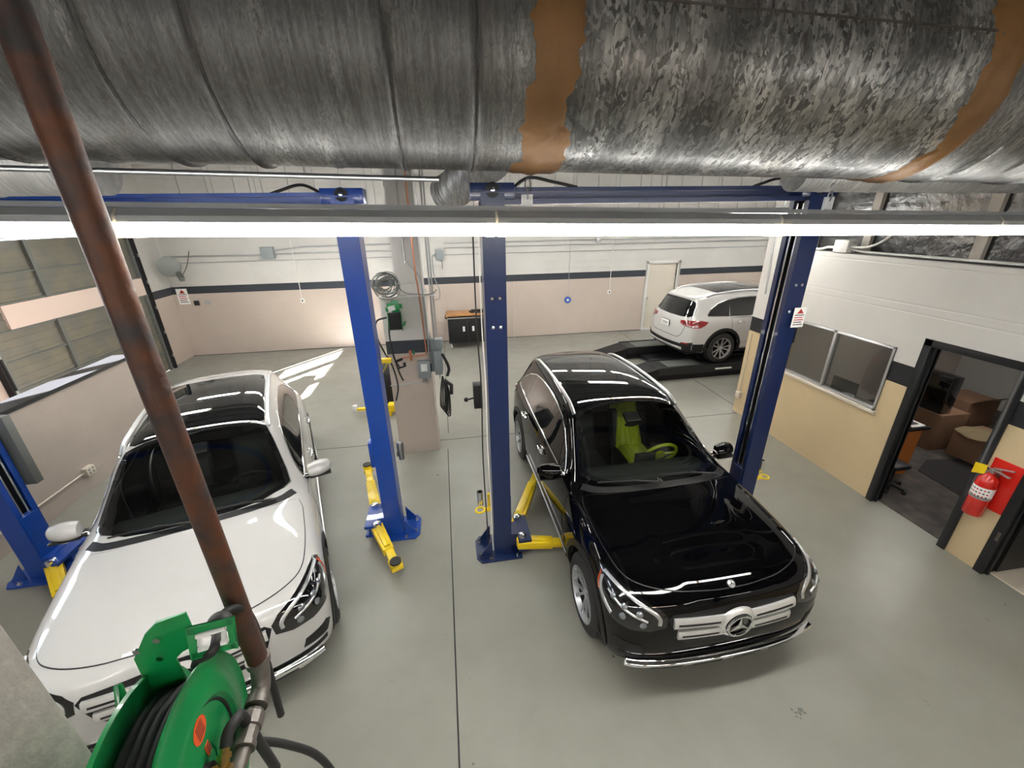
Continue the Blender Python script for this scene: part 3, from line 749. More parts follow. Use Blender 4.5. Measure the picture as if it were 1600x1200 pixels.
    # grille
    gr = [(2.3, -.54, .80), (2.3, -.50, .835), (2.3, 0, .865), (2.3, .50, .835), (2.3, .54, .80), (2.3, .47, .62), (2.3, .38, .565), (2.3, 0, .55), (2.3, -.38, .565), (2.3, -.47, .62)]
    go = patch('grille', gr, (1, 0, 0), M_['plastic'], root, off=.004, thk=.01, res=.03)
    for s in (-1, 1):
        for z0, z1, y1 in ((.765, .775, .505), (.665, .672, .47)):
            strip('louvre', [(2.3, s*.07, z0), (2.3, s*y1, z1)], (1, 0, 0), M_['trimsilver'], go, .078, .022, .02, curve=0.006)
            strip('louvre_inlay', [(2.3, s*.15, z0-.006), (2.3, s*(y1-.03), z1-.006)], (1, 0, 0), M_['plastic'], go, .016, .030, .004)
    h, n = SH.cast((3, 0, .715), (1, 0, 0)); st = MB(); c0 = Vector(h)+Vector((.045, 0, 0)); nx = Vector((1, 0, .05)).normalized()
    ring = [c0+Vector((0, math.cos(a)*.098, math.sin(a)*.098)) for a in np.linspace(0, 2*PI, 41)[:-1]]
    st.tube(ring, .010, 8, closed=True)
    for k in range(3):
        a = PI/2+2*PI*k/3; d_ = Vector((0, math.cos(a), math.sin(a))); sd = Vector((0, -math.sin(a), math.cos(a)))
        st.add([c0+Vector((.012, 0, 0)), c0+sd*.020+d_*.012, c0+d_*.098, c0-sd*.020+d_*.012, c0-Vector((.01, 0, 0))], [(0, 1, 2), (0, 2, 3), (4, 2, 1), (4, 3, 2), (4, 1, 0), (4, 0, 3)])
    st.lathe([(-.02, .105), (-.012, .104)], c0, (1, 0, 0), 32, 1)
    su = MB(); su.lathe([(-.045, .150), (-.022, .135), (-.012, .112), (-.030, .104)], c0, (1, 0, 0), 40, cap=False); su.build('emblem_surround', M_['trimsilver'], go, smooth=50)
    st.build('star_emblem', [M_['chrome'], M_['blackgloss']], root, smooth=30)
    # lower front: dark gap, chrome skid plate, openings
    strip('bumper_gap', [(2.0, -.86, .41), (2.2, -.60, .40), (2.3, 0, .395), (2.2, .60, .40), (2.0, .86, .41)], (1, 0, 0), M_['plastic'], root, .05, .004, .02, smooth_k=8)
    sk = strip('skid_plate', [(2.12, -.80, .325), (2.2, -.60, .33), (2.3, 0, .335), (2.2, .60, .33), (2.12, .80, .325)], (1, 0, 0), M_['trimsilver'], root, [.035, .06, .085]+[.105]*12+[.085, .06, .035], .045, .03, smooth_k=8, curve=.006)
    strip('skid_lip', [(2.12, -.80, .385), (2.2, -.60, .39), (2.3, 0, .395), (2.2, .60, .39), (2.12, .80, .385)], (1, 0, 0), M_['chrome'], root, .02, .05, .03, smooth_k=8, curve=.008)
    for yy in (-.50, -.17, .17, .50):
        strip('opening', [(2.2, yy-.12, .333), (2.2, yy+.12, .333)], (1, 0, 0), M_['plastic'], sk, .036, .054, .004)
    # rear
    rg = [(-2.1, 0, 1.425), (-2.1, .40, 1.425), (-2.1, .54, 1.415), (-2.1, .59, 1.38), (-2.2, .68, 1.20), (-2.25, .685, 1.13), (-2.25, .62, 1.08), (-2.27, .40, 1.055), (-2.28, 0, 1.045)]
    rg = rg+[(x, -y, z) for x, y, z in rg[-2:0:-1]]
    patch('rear_window', rg, (-1, 0, 0.35), M_['darkglass'], root, off=.003, thk=.01, res=.04)
    tg = [(-2.3, -.64, 1.06), (-2.3, -.67, .95), (-2.3, -.60, .68), (-2.3, -.50, .60), (-2.3, .50, .60), (-2.3, .60, .68), (-2.3, .67, .95), (-2.3, .64, 1.06)]
    strip('tailgate_gap', tg, (-1, 0, 0), M_['black'], root, .012, .0012, .004)
    h, n = SH.cast((-3, 0, .83), (-1, 0, 0)); h = Vector(h)
    pl = MB(); pl.box((h.x-.014, -.155, .76), (h.x-.002, .155, .92), 0); pl.box((h.x-.022, -.145, .77), (h.x-.012, .145, .91), 1)
    for k in range(6): pl.box((h.x-.024, -.11+.038*k, .80), (h.x-.021, -.088+.038*k, .87), 2)
    pl.build('license_plate', [M_['black'], M_['paper'], M_['greybox']], root)
    patch('rear_bumper_trim', [(-2.3, -.87, .54), (-2.3, -.6, .47), (-2.35, 0, .46), (-2.3, .6, .47), (-2.3, .87, .54), (-2.3, .84, .30), (-2.3, -.84, .30)], (-1, 0, 0), M_['plastic'], root, off=.01, thk=.02, res=.05)
    strip('rear_skid_plate', [(-2.3, -.66, .365), (-2.35, 0, .36), (-2.3, .66, .365)], (-1, 0, 0), M_['trimsilver'], root, .06, .034, .02, curve=.006)
    for s in (-1, 1): strip('reflector', [(-2.3, s*.62, .49), (-2.2, s*.78, .50)], (-.9, s*.4, 0), M_['tailred'], root, .03, .014, .01)
    # wheels
    for x in (WB, -WB):
        for s in (-1, 1): wheel(root, x, s*.835, s)
    # cabin
    cb = MB(); cb.box((-1.6, -.74, .34), (.95, .74, .42)); cb.box((-1.62, -.7, .42), (-1.2, .7, 1.0)); cb.box((.86, -.72, .42), (.95, .72, .92)); cb.build('cabin_floor', M_['plastic'], root)
    ds = MB(); prof = [(.93, .95), (.90, 1.02), (.78, 1.045), (.55, 1.03), (.44, .99), (.40, .93), (.42, .75), (.93, .6)]
    ds.prism(prof, (0, .72, 0), (1, 0, 0), (0, 0, 1), 1.44); ds.build('dashboard', M_['dash'], root, bevel=.02)
    sc = MB(); sc.box((.40, .02, .93), (.425, .27, 1.08)); sc.build('display_screen', M_['blackgloss'], root, bevel=.006)
    tb = MB(); c = Vector((.34, .37, .985)); ax = Vector((-.88, 0, .42)).normalized(); X, Y, Z = frame_from(ax)
    tb.tube([c+X*math.cos(a)*.195+Y*math.sin(a)*.195 for a in np.linspace(0, 2*PI, 33)[:-1]], .019, 8, closed=True)
    tb.lathe([(-.02, .06), (.02, .05)], c, ax, 16)
    for a in (0, PI, PI/2 if Y.z < 0 else -PI/2): tb.bar(c, c+X*math.cos(a)*.18+Y*math.sin(a)*.18, .03, .02, up=ax)
    tb.build('steering_wheel', M_['yellowfilm'] if yellow else M_['plastic'], root)
    for s, cov in ((1, yellow), (-1, False)):
        se = MB(); se.box((-.42, s*.37-.25, .42), (.12, s*.37+.25, .70)); se.bar((-.40, s*.37, .62), (-.58, s*.37, 1.16), .50, .14, up=(1, 0, .3)); se.bar((-.585, s*.37, 1.17), (-.62, s*.37, 1.36), .24, .10, up=(1, 0, .3))
        so_ = se.build('seat', M_['seat'], root, bevel=.03, seg=3)
        if cov:
            cv = MB(); 
            sec = [(.15, .46), (.145, .715), (.0, .722), (-.28, .72), (-.335, .76), (-.42, .95), (-.50, 1.17), (-.53, 1.235), (-.545, 1.37), (-.60, 1.41), (-.67, 1.38), (-.70, 1.1)]
            sec = [(p.x, p.z) for p in smooth_path([(a, 0, b) for a, b in sec], 4)]
            nw = 26; vv = []; ff = []; rg_ = np.random.default_rng(4); ph = rg_.uniform(0, 6, 6)
            for i, (a, b_) in enumerate(sec):
                ww = .19-.05*min(1, max(0, (b_-.75)/.5))
                for j in range(nw):
                    u = j/(nw-1)*2-1; fold = .010*math.sin(u*17+ph[0]+.15*i)+.007*math.sin(u*31+ph[1]-.2*i)
                    drop = -.05*max(0, abs(u)-.85)/.15
                    vv.append((a+(fold+.012 if b_ > .74 else 0)+(drop if b_ > .74 else 0), s*.37+u*ww-.03, b_+(fold+.012+drop if b_ <= .76 else 0)))
            for i in range(len(sec)-1):
                for j in range(nw-1): ff.append((i*nw+j, (i+1)*nw+j, (i+1)*nw+j+1, i*nw+j+1))
            cv.add(vv, ff); cv.build('seat_cover', M_['yellowfilm'], so_, smooth=80)
    im = MB(); im.sphere((.30, 0, 1.40), .05, 12, sc=(.3, 1.8, .6)); im.bar((.30, 0, 1.40), (.26, 0, 1.47), .02, .02); im.bar((.34, 0, 1.445), (.22, 0, 1.50), .16, .05); im.build('rear_view_mirror', M_['plastic'], root)
    return root

M_['trimsilver'] = mat('bright trim', (.72, .72, .71), .18, .45, coat=.5)
M_['lensdark'] = mat('projector lens', (.25, .27, .30), .08, .6, coat=1)
M_['tailred'] = mat('red lamp', (.26, .005, .010), .12, coat=1)
M_['taildark'] = mat('dark red lamp', (.10, .004, .006), .15, coat=1)
M_['amber'] = mat('amber lamp', (.5, .06, .02), .2, coat=1)
M_['dash'] = mat('dashboard', (.035, .036, .036), .7)
M_['seat'] = mat('black leather', (.012, .012, .013), .45)
M_['yellowfilm'] = mat('yellow film', (.55, .62, .02), .3, coat=.5, bump=(14, .9))
M_['paintblack'] = paint('black car paint', (.0015, .0015, .002), .25)
M_['paintwhite'] = paint('white car paint', (.51, .505, .495), .4)
CS = 0.96
def place(o, x, y, deg, z=0.0):
    o.location = (x, y, z); o.rotation_euler = (0, 0, math.radians(deg)); o.scale = (CS, CS, CS)
car_b = build_car('suv', M_['paintblack'], 'glossy black sport utility car facing the camera, yellow film on its steering wheel and seat', yellow=True)
place(car_b, 1.85, 3.92, -88.7)
car_w = build_car('suv', M_['paintwhite'], 'white sport utility car nose to the camera behind the rusty pipe')
place(car_w, -2.55, 4.05, -71.5)
car_r = copy_tree(car_w); tag(car_r, 'white sport utility car seen from behind, standing on the black ramps by the back door')
# ------------------------------------------------------------------ the setting
def struct(name, mb, m, smooth=0, bevel=0.0):
    o = mb.build(name, m, None, smooth=smooth, bevel=bevel); o['kind'] = 'structure'; return o
def boxes(*bs):
    mb = MB()
    for b in bs: mb.box(b[0], b[1])
    return mb
CEIL = 5.4
struct('floor', boxes(((-7.3, -5.2, -.1), (11.2, 12.1, 0))), M_['floor'])
struct('ceiling', boxes(((-7.3, -5.2, CEIL), (11.2, 12.1, CEIL+.1)), *[((-7.2, yy, CEIL-.35), (11.1, yy+.10, CEIL)) for yy in np.arange(-4.5, 12, 1.5)]), M_['ceil'])
struct('wall_back', boxes(((-7.3, 11.95, 0), (6.10, 12.1, CEIL)), ((7.03, 11.95, 0), (11.2, 12.1, CEIL)), ((6.10, 11.95, 2.07), (7.03, 12.1, CEIL))), M_['wall'])
# left wall with two sectional doors
struct('wall_left', boxes(((-7.2, -5.2, 0), (-7.05, 2.35, CEIL)), ((-7.2, 6.40, 0), (-7.05, 7.15, CEIL)), ((-7.2, 10.95, 0), (-7.05, 12.0, CEIL)),
                          ((-7.2, 2.35, 3.22), (-7.05, 6.40, CEIL)), ((-7.2, 7.15, 3.22), (-7.05, 10.95, CEIL))), M_['wally'])
struct('wall_front', boxes(((-7.3, -5.2, 0), (11.2, -5.05, CEIL))), M_['wall'])
struct('wall_right', boxes(((11.1, -5.2, 0), (11.25, 12.1, CEIL))), M_['wally'])
# office wall facing the bay: window 3.79..5.33, door 2.63..3.52, door 1.35..2.36
OX0, OX1 = 5.15, 5.27
struct('wall_office', boxes(((OX0, 5.33, 0), (OX1, 6.17, 2.92)), ((OX0, 5.62, 2.92), (OX1, 6.17, CEIL)), ((OX0, 3.79, 0), (OX1, 5.33, 1.12)), ((OX0, 3.79, 1.95), (OX1, 5.33, 2.92)),
                            ((OX0, 3.53, 0), (OX1, 3.79, 2.92)), ((OX0, 2.63, 2.11), (OX1, 3.53, 2.92)), ((OX0, 2.37, 0), (OX1, 2.63, 2.92)), ((OX0, 1.35, 2.11), (OX1, 2.37, 2.92)), ((OX0, -5.05, 0), (OX1, 1.35, 2.92))), M_['office_wall'])
struct('wall_divider', boxes(((OX1, 6.05, 0), (11.1, 6.17, CEIL))), M_['wally'])
struct('wall_upper', boxes(((5.42, -5.05, 2.92), (5.5, 5.62, CEIL))), M_['foil'])
for i, yy in enumerate((4.70, 3.50, 2.30, 1.1, 5.5)):
    struct('trim_%d' % (i+1), boxes(((5.37, yy, 2.93), (5.425, yy+.10, CEIL))), M_['stud'])
# office inside
struct('wall_office_inner', boxes(((9.8, -1.0, 0), (9.9, 6.05, 2.5)), ((OX1, -1.0, 0), (9.8, -.9, 2.5)), ((OX1, -1.0, 2.5), (9.9, 6.05, 2.56))), M_['officein'])
struct('floor_office', boxes(((OX1-.02, 2.42, 0), (9.8, 6.05, .012))), M_['carpet'])
tl = MB()
for i in range(6):
    for j in range(8):
        tl.box((OX1-.03+i*.305, 2.40-(j+1)*.305+.004, 0), (OX1-.03+i*.305+.301, 2.40-j*.305, .014))
struct('floor_hall', tl, M_['tile'])
struct('wall_hall', boxes(((OX1, 2.40, 0), (8.2, 2.46, 2.5))), M_['officein'])
# low wall with its black cap
struct('wall_low', boxes(((-5.36, -2.0, 0), (-5.10, 7.12, 1.42))), M_['knee'])
struct('trim_6', boxes(((-5.38, -2.0, 1.42), (-5.08, 7.14, 1.47))), M_['black'])
# masonry pillar
struct('pillar', boxes(((-.91, 5.73, 0), (-.31, 6.25, 2.45)), ((-.69, 5.80, 2.45), (-.33, 6.25, CEIL))), M_['pillar'])
# floor joints
def joint(n, a, b):
    mb = MB(); mb.bar(a, b, .012, .004); struct('trim_%d' % n, mb, M_['black'])
joint(7, (-.135, -3, 0), (-.175, 5.72, 0)); joint(8, (-5.0, 6.10, 0), (-.92, 6.08, 0)); joint(9, (-.30, 6.03, 0), (5.14, 6.03, 0)); joint(10, (5.3, 6.2, 0), (5.3, 11.9, 0)); joint(11, (-.16, 6.26, 0), (-.2, 11.94, 0))
# thin dark trim where the back wall meets the floor
struct('baseboard_back', boxes(((-7.05, 11.935, 0), (6.10, 11.95, .012))), M_['black'])
# upper cladding seams of the back wall
sm = MB()
for x in np.arange(-6.2, 11, .62): sm.box((x, 11.93, 3.35), (x+.018, 11.952, CEIL))
struct('trim_12', sm, M_['zinc'])

# door_1: white door in the back wall
d = MB(); d.box((6.02, 11.90, 0), (6.10, 12.0, 2.13)); d.box((7.03, 11.90, 0), (7.11, 12.0, 2.13)); d.box((6.02, 11.90, 2.05), (7.11, 12.0, 2.13))
df = d.build('door_1', M_['white'], bevel=.004); df['kind'] = 'structure'
d = MB(); d.box((6.10, 12.0, .012), (7.03, 12.05, 2.05)); d.build('door_leaf', M_['offwhite'], df)
d = MB(); d.sphere((6.17, 11.97, 1.0), .03); d.build('door_handle', M_['silver'], df)
# door_2: dark framed opening into the office
def dframe(n, y0, y1):
    d = MB()
    for a, b in ((y0, y0+.075), (y1-.075, y1)):
        d.box((OX0-.02, a, 0), (OX1+.02, b, 2.13)); d.box((OX0+.05, a-.0+.0, 0), (OX1+.0, b, 2.1))
    d.box((OX0-.02, y0, 2.055), (OX1+.02, y1, 2.13))
    d.box((OX0+.03, y0+.075, 0), (OX0+.06, y0+.095, 2.055)); d.box((OX0+.03, y1-.095, 0), (OX0+.06, y1-.075, 2.055))
    o = d.build('door_%d' % n, M_['black'], bevel=.004); o['kind'] = 'structure'; return o
d2 = dframe(2, 2.63, 3.53)
d3 = dframe(3, 1.35, 2.37)
d = MB(); d.box((OX1+.02, 2.28, .02), (OX1+.90, 2.325, 2.04)); lf = d.build('door_leaf', M_['black'], d3)
d = MB(); d.box((OX0-.025, 2.305, .42), (OX0+.06, 2.33, .52)); d.build('hinge', M_['iron'], d3)
# window_1: sliding window
f = MB()
for y0, y1, z0, z1 in ((3.79, 5.33, 1.12, 1.155), (3.79, 5.33, 1.915, 1.95), (3.79, 3.82, 1.12, 1.95), (5.30, 5.33, 1.12, 1.95), (4.56, 4.60, 1.12, 1.95)):
    f.box((OX0-.015, y0, z0), (OX0+.05, y1, z1))
wo = f.build('window_1', M_['alu'], bevel=.003); wo['kind'] = 'structure'
f = MB(); f.box((OX0+.015, 3.81, 1.15), (OX0+.02, 4.58, 1.92)); f.build('pane', M_['glass'], wo)
f = MB(); f.box((OX0+.03, 4.58, 1.15), (OX0+.035, 5.31, 1.92)); f.build('pane', M_['glass'], wo)
f = MB(); f.box((OX0-.035, 3.77, 1.085), (OX0+.02, 5.35, 1.125)); f.build('window_sill', M_['offwhite'], wo, bevel=.006)

# sectional doors
def sectional(n, y0, y1, glazed):
    rows = [0, .46, .92, 1.38, 1.84, 2.26, 2.70, 3.20]
    root = None
    L_ = y1-y0
    panes = [(2.95, 3.78), (4.14, 5.08), (5.46, 6.2)] if glazed else []
    p = MB()
    for i in range(7):
        z0, z1 = rows[i]+.006, rows[i+1]-.006
        if glazed and i in (5, 6): continue
        k = 7; h = (z1-z0)/k
        for j in range(k): p.box((-7.05-(.012 if j % 2 else 0), y0, z0+j*h), (-7.02-(.012 if j % 2 else 0), y1, z0+(j+1)*h))
    if glazed:
        p.box((-7.05, y0, 2.26), (-7.02, y1, 2.30)); p.box((-7.05, y0, 3.14), (-7.02, y1, 3.22))
        ys = [y0]+[a for q in panes for a in q]+[y1]
        for a, b in zip(ys[::2], ys[1::2]): p.box((-7.05, a, 2.26), (-7.02, b, 3.2))
    o = p.build('door_%d' % n, M_['doorpanel'], smooth=0); o['kind'] = 'structure'
    if not glazed:
        q = MB(); q.box((-7.03, y0+.40, 1.86), (-6.985, y1-.03, 2.24)); q.build('painted_panel', M_['pinkpanel'], o)
    else:
        for a, b in panes:
            q = MB(); q.box((-7.04, a, 2.3), (-7.035, b, 3.14)); q.build('pane', glassclear, o)
    ns = 4
    for i in range(ns):
        yy = y0+.04+(L_-.08)*i/(ns-1) - (.03 if i == ns-1 else 0)
        q = MB(); q.box((-7.02, yy-.035, 0), (-6.97, yy+.035, 1.86)); 
        if not glazed: q.box((-7.02, yy-.035, 2.24), (-6.97, yy+.035, 3.2)); q.build('stile', M_['duststeel'], o)
    for z in rows[1:-2 if glazed else -1]:
        q = MB(); q.box((-7.02, y0, z-.014), (-6.985, y1, z+.014)); q.build('rail', M_['duststeel'], o)
    for yy in (y0-.06, y1+.02):
        q = MB(); q.box((-7.05, yy, 0), (-6.93, yy+.012, 3.3)); q.box((-6.96, yy-.03, 0), (-6.93, yy+.05, 3.3)); q.build('track', M_['plastic'], o)
        for z in (.3, .9, 1.5, 2.1, 2.7): q = MB(); q.box((-6.93, yy-.01, z), (-6.91, yy+.03, z+.07)); q.build('bracket', M_['steel'], o)
    return o
glassclear = glass('clear pane', (.97, .97, .97), 0.0)
sectional(4, 7.2, 10.92, False)
sectional(5, 2.40, 6.35, True)

# ------------------------------------------------------------------ ducts
def dz(x): return 3.915-.0205*(x-.3)
duct = empty('round_duct', (.3, 1.686, dz(.3)), 0, 'large round galvanised duct running overhead across the whole picture', 'duct')
sl_ = -.0205
DX = Vector((1, 0, sl_)).normalized()
def dp(x, r=0, a=0):  # local to duct root: a angle, 0 = down
    c = Vector((x-.3, 0, (x-.3)*sl_)); return c+Vector((0, -math.sin(a)*r, -math.cos(a)*r))
RD = .3285
def ductseg(x0, x1, ribs, name):
    mb = MB(); prof = []
    xs = np.arange(x0, x1, .05)
    ev = [(x, RD) for x in xs]
    for i, rx in enumerate(ribs):
        ev = [e for e in ev if abs(e[0]-rx) > .02]
        h = .009 if i % 3 != 1 else .003
        ev += [(rx-.018, RD), (rx-.012, RD+h*.4), (rx-.006, RD+h), (rx, RD+h*.3), (rx+.006, RD+h), (rx+.012, RD+h*.4), (rx+.018, RD)]
    ev.append((x1, RD)); ev.sort()
    L0 = 1
    mb.lathe([((x-x0), r) for x, r in ev], dp(x0), DX, 96, cap=False)
    return mb.build(name, M_['galv'] if abs(x0-.36) < .01 else M_['galvleft'], duct, smooth=60)
ductseg(-4.6, .36, [.13-.235*k for k in range(19)][::-1], 'duct_section')
ductseg(.36, 1.90, [], 'duct_section')
ductseg(1.90, 5.38, [2.10+.235*k for k in range(14)], 'duct_section')
def sealant(xc, w0, w1, seed):
    """ragged band of mastic; w(angle) half widths on each side"""
    r = np.random.default_rng(seed); n = 260; vs = []; fs = []
    def ragged(k):
        a = np.zeros(n)
        for f_ in (2, 5, 9, 14, 23, 37, 53): a += np.cos(np.arange(n)*2*PI*f_/n+r.uniform(0, 6))/f_**.5
        return a/np.abs(a).max()
    A, B = ragged(0), ragged(1)
    cols = 9
    for i in range(n):
        th = 2*PI*i/n
        lo = xc-w0*(1+.42*A[i]); hi = xc+w1*(1+.45*B[i])
        for j in range(cols):
            t = j/(cols-1); x = lo+(hi-lo)*t; rad = RD+(.0005 if j in (0, cols-1) else .006)+.008*math.exp(-((x-xc)/.012)**2)
            vs.append(dp(x)+Vector((0, -math.sin(th)*rad, -math.cos(th)*rad)))
    for i in range(n):
        for j in range(cols-1): fs.append((i*cols+j, ((i+1) % n)*cols+j, ((i+1) % n)*cols+j+1, i*cols+j+1))
    mb = MB(); mb.add(vs, fs); return mb.build('sealant_band', M_['sealant'], duct, smooth=60)
sealant(.345, .075, .085, 3); sealant(1.90, .10, .035, 8)
# longitudinal lap seam with rivets
sa = 1.20
def seam_a(x): return 1.185+(.0)*(x)
mb = MB(); mb.bar(dp(.55, RD+.001, 1.79), dp(1.84, RD+.001, 1.79), .006, .004, up=(0, -math.sin(1.79), -math.cos(1.79)))
mb.build('lap_seam', M_['iron'], duct)
rv = None
for i in range(22):
    x = .60+i*.058
    if rv is None:
        mb = MB(); mb.sphere((0, 0, 0), .0055, 8); rv = mb.build('rivet', M_['iron'], duct); o = rv
    else: o = rv.copy(); COL.objects.link(o)
    o.location = dp(x, RD+.003, 1.79-.03)
# flexible branch duct (leaves the big duct's far side)
fb = MB(); pts = smooth_path([(.62, 1.95, 4.15), (.72, 2.7, 4.15), (.62, 3.4, 4.02), (.38, 4.0, 3.84), (.16, 4.4, 3.70), (.05, 4.55, 3.64)], 36)
fb.tube(pts, [.17+.008*math.sin(i*1.9) for i in range(len(pts))], 28)
fo = fb.build('flexible_duct', M_['galvsmooth'], smooth=80); tag(fo, 'ribbed flexible duct branching down behind the large round duct', 'duct')
fb = MB(); fb.lathe([(0, .13), (5.4, .13)], (2.60, 3.0, 3.70), (1, 0, -.012), 32)
for k in range(12): fb.lathe([(0, .131), (.008, .134), (.016, .131)], (2.85+k*.42, 3.0, 3.70-.012*(.25+k*.42)), (1, 0, -.012), 32, cap=False)
fo = fb.build('insulated_duct', M_['galvsmooth'], smooth=50); tag(fo, 'slim pale grey duct behind the large one at the right, above the lamps', 'duct')
fb = MB(); fb.lathe([(0, .15), (3.4, .15)], (-5.2, 2.8, 3.72), (1, 0, 0), 32)
for k in range(9): fb.lathe([(0, .151), (.01, .156), (.02, .151)], (-5.0+k*.38, 2.8, 3.72), (1, 0, 0), 32, cap=False)
fo = fb.build('short_duct', M_['galvsmooth'], smooth=50); tag(fo, 'short grey duct at the far left above the lamps, left of the rusty pipe', 'duct')
fb = MB(); fb.cyl((-4.6, 2.2, 3.72), (.0, 2.2, 3.60), .012)
for x in (-3.4, -1.9, -.6): fb.cyl((x, 2.2, 3.69-.026*(x+3.4)), (x, 2.2, CEIL-.34), .006, 8)
fo = fb.build('unistrut_bar', M_['steel']); tag(fo, 'thin grey support rod hung just behind the big duct, upper left', 'rod')

# ------------------------------------------------------------------ fluorescent lamps
def lamp_proto(warm=False):
    root = empty('fluorescent_lamp', (0, 0, 0))
    h = MB(); h.prism([(-.062, .026), (-.07, .03), (-.07, .05), (-.045, .073), (.045, .073), (.07, .05), (.07, .03), (.062, .026)], (-.617, 0, 0), (0, 1, 0), (0, 0, 1), 1.234)
    h.build('housing', M_['housing'], root, bevel=0)
    l = MB(); ol = [(-.068, .026), (-.07, .012), (-.064, -.008), (-.05, -.016), (.05, -.016), (.064, -.008), (.07, .012), (.068, .026)]
    l.prism(ol, (-.585, 0, 0), (0, 1, 0), (0, 0, 1), 1.17); l.build('lens', M_['lenswarm' if warm else 'lens'], root, smooth=30)
    for s in (-1, 1):
        e = MB(); e.prism([(-.072, .03), (-.073, .012), (-.067, -.010), (-.052, -.019), (.052, -.019), (.067, -.010), (.073, .012), (.072, .03)], (-.614 if s < 0 else .584, 0, 0), (0, 1, 0), (0, 0, 1), .03)
        e.build('end_cap', M_['lenscap'], root, smooth=30)
    return root
M_['lenscap'] = mat('yellowed lamp end', (.72, .60, .42), .5, emit=(1, .85, .6), es=2.5)
lp = lamp_proto(); lpw = lamp_proto(True)
used = {0: False, 1: False}
def lamp(x, y, z, yaw, tilt, label, group, warm=False):
    src = lpw if warm else lp; k = 1 if warm else 0
    o = src if not used[k] else copy_tree(src)
    used[k] = True
    o.location = (x, y, z); o.rotation_euler = (0, tilt, yaw); tag(o, label, 'lamp', group)
    return o
names = {-2: 'fluorescent lamp left of the rusty pipe, beyond the picture edge', -1: 'fluorescent lamp crossed by the rusty pipe, leftmost in the row',
         0: 'fluorescent lamp in front of the bright blue lift post', 1: 'fluorescent lamp between the two navy lift posts',
         2: 'fluorescent lamp in front of the right navy lift post and black foil', 3: 'fluorescent lamp at the right edge of the picture'}
for k in range(-2, 4):
    x = -.42+k*1.243
    lamp(x, 1.66+.035*(x+1.04), 3.403-.0206*(x+1.04), math.atan(.035), math.atan(.0206), names[k], 'row of lamps under the big duct')
for row, y, xs in ((0, -1.9, range(-3, 4)), (1, 5.45, (-4, -3, -2, 1, 2, 3)), (2, 7.9, range(-4, 8, 2)), (3, 9.6, range(-4, 8, 1))):  # the farthest row is added out of view to brighten the back walls
    for i in xs: lamp(i*1.45+.5 if row != 1 else i*1.25+.7, y, 3.40, 0, 0, 'fluorescent lamp of the rows hidden behind the front lamps, farthest row added as fill', 'lamps in the further rows', warm=(i == 2 and row == 1) or (i == 1 and row == 0))
for y, x0, x1, lab in ((-1.9, -4.6, 5.7, 'steel channel over the lamp row behind the camera'), (5.45, -4.9, 5.1, 'steel channel over the lamp row behind the lift posts'), (7.9, -6.4, 11.0, 'steel channel over the lamp row above the far white car'), (9.6, -6.4, 11.0, 'steel channel over the added farthest lamp row')):
    mb = MB(); mb.bar((x0, y, 3.481), (x1, y, 3.481), .05, .016)
    n_h = int((x1-x0)/2.6)
    for i in range(n_h+1): mb.cyl((x0+.3+i*2.5, y, 3.485), (x0+.3+i*2.5, y, CEIL-.0), .005, 6)
    o = mb.build('mounting_channel', M_['housing']); tag(o, lab, 'channel')
# chains that hang the front row
def chain(x, y, z0, z1, label):
    mb = MB(); n = int((z1-z0)/.034)
    for i in range(n):
        c = Vector((x+.0015*i, y, z0+.034*i+.017)); ax = (1, 0, 0) if i % 2 else (0, 1, 0)
        pts = [c+Vector((math.cos(a)*.011*(ax[1]), math.cos(a)*.011*ax[0], math.sin(a)*.021)) for a in np.linspace(0, 2*PI, 11)[:-1]]
        mb.tube(pts, .0032, 5, closed=True)
    mb.box((x-.022, y-.006, z0-.03), (x+.022, y+.006, z0+.05))
    o = mb.build('hanging_chain', M_['steel']); tag(o, label, 'chain'); return o
chain(.34, 1.74, 3.46, 3.58, 'short hanging chain below the brown sealant band at the centre')
chain(1.73, 1.76, 3.44, 3.56, 'short hanging chain at the right, below the second sealant band')
# unlit grey channel that the lamps are fixed to
mb = MB(); mb.bar((-4.5, 1.66-.121, 3.403+.0713+.083), (4.9, 1.66+.208, 3.403-.1224+.083), .05, .016); o = mb.build('mounting_channel', M_['housing']); tag(o, 'long grey steel channel that carries the row of lamps', 'channel')

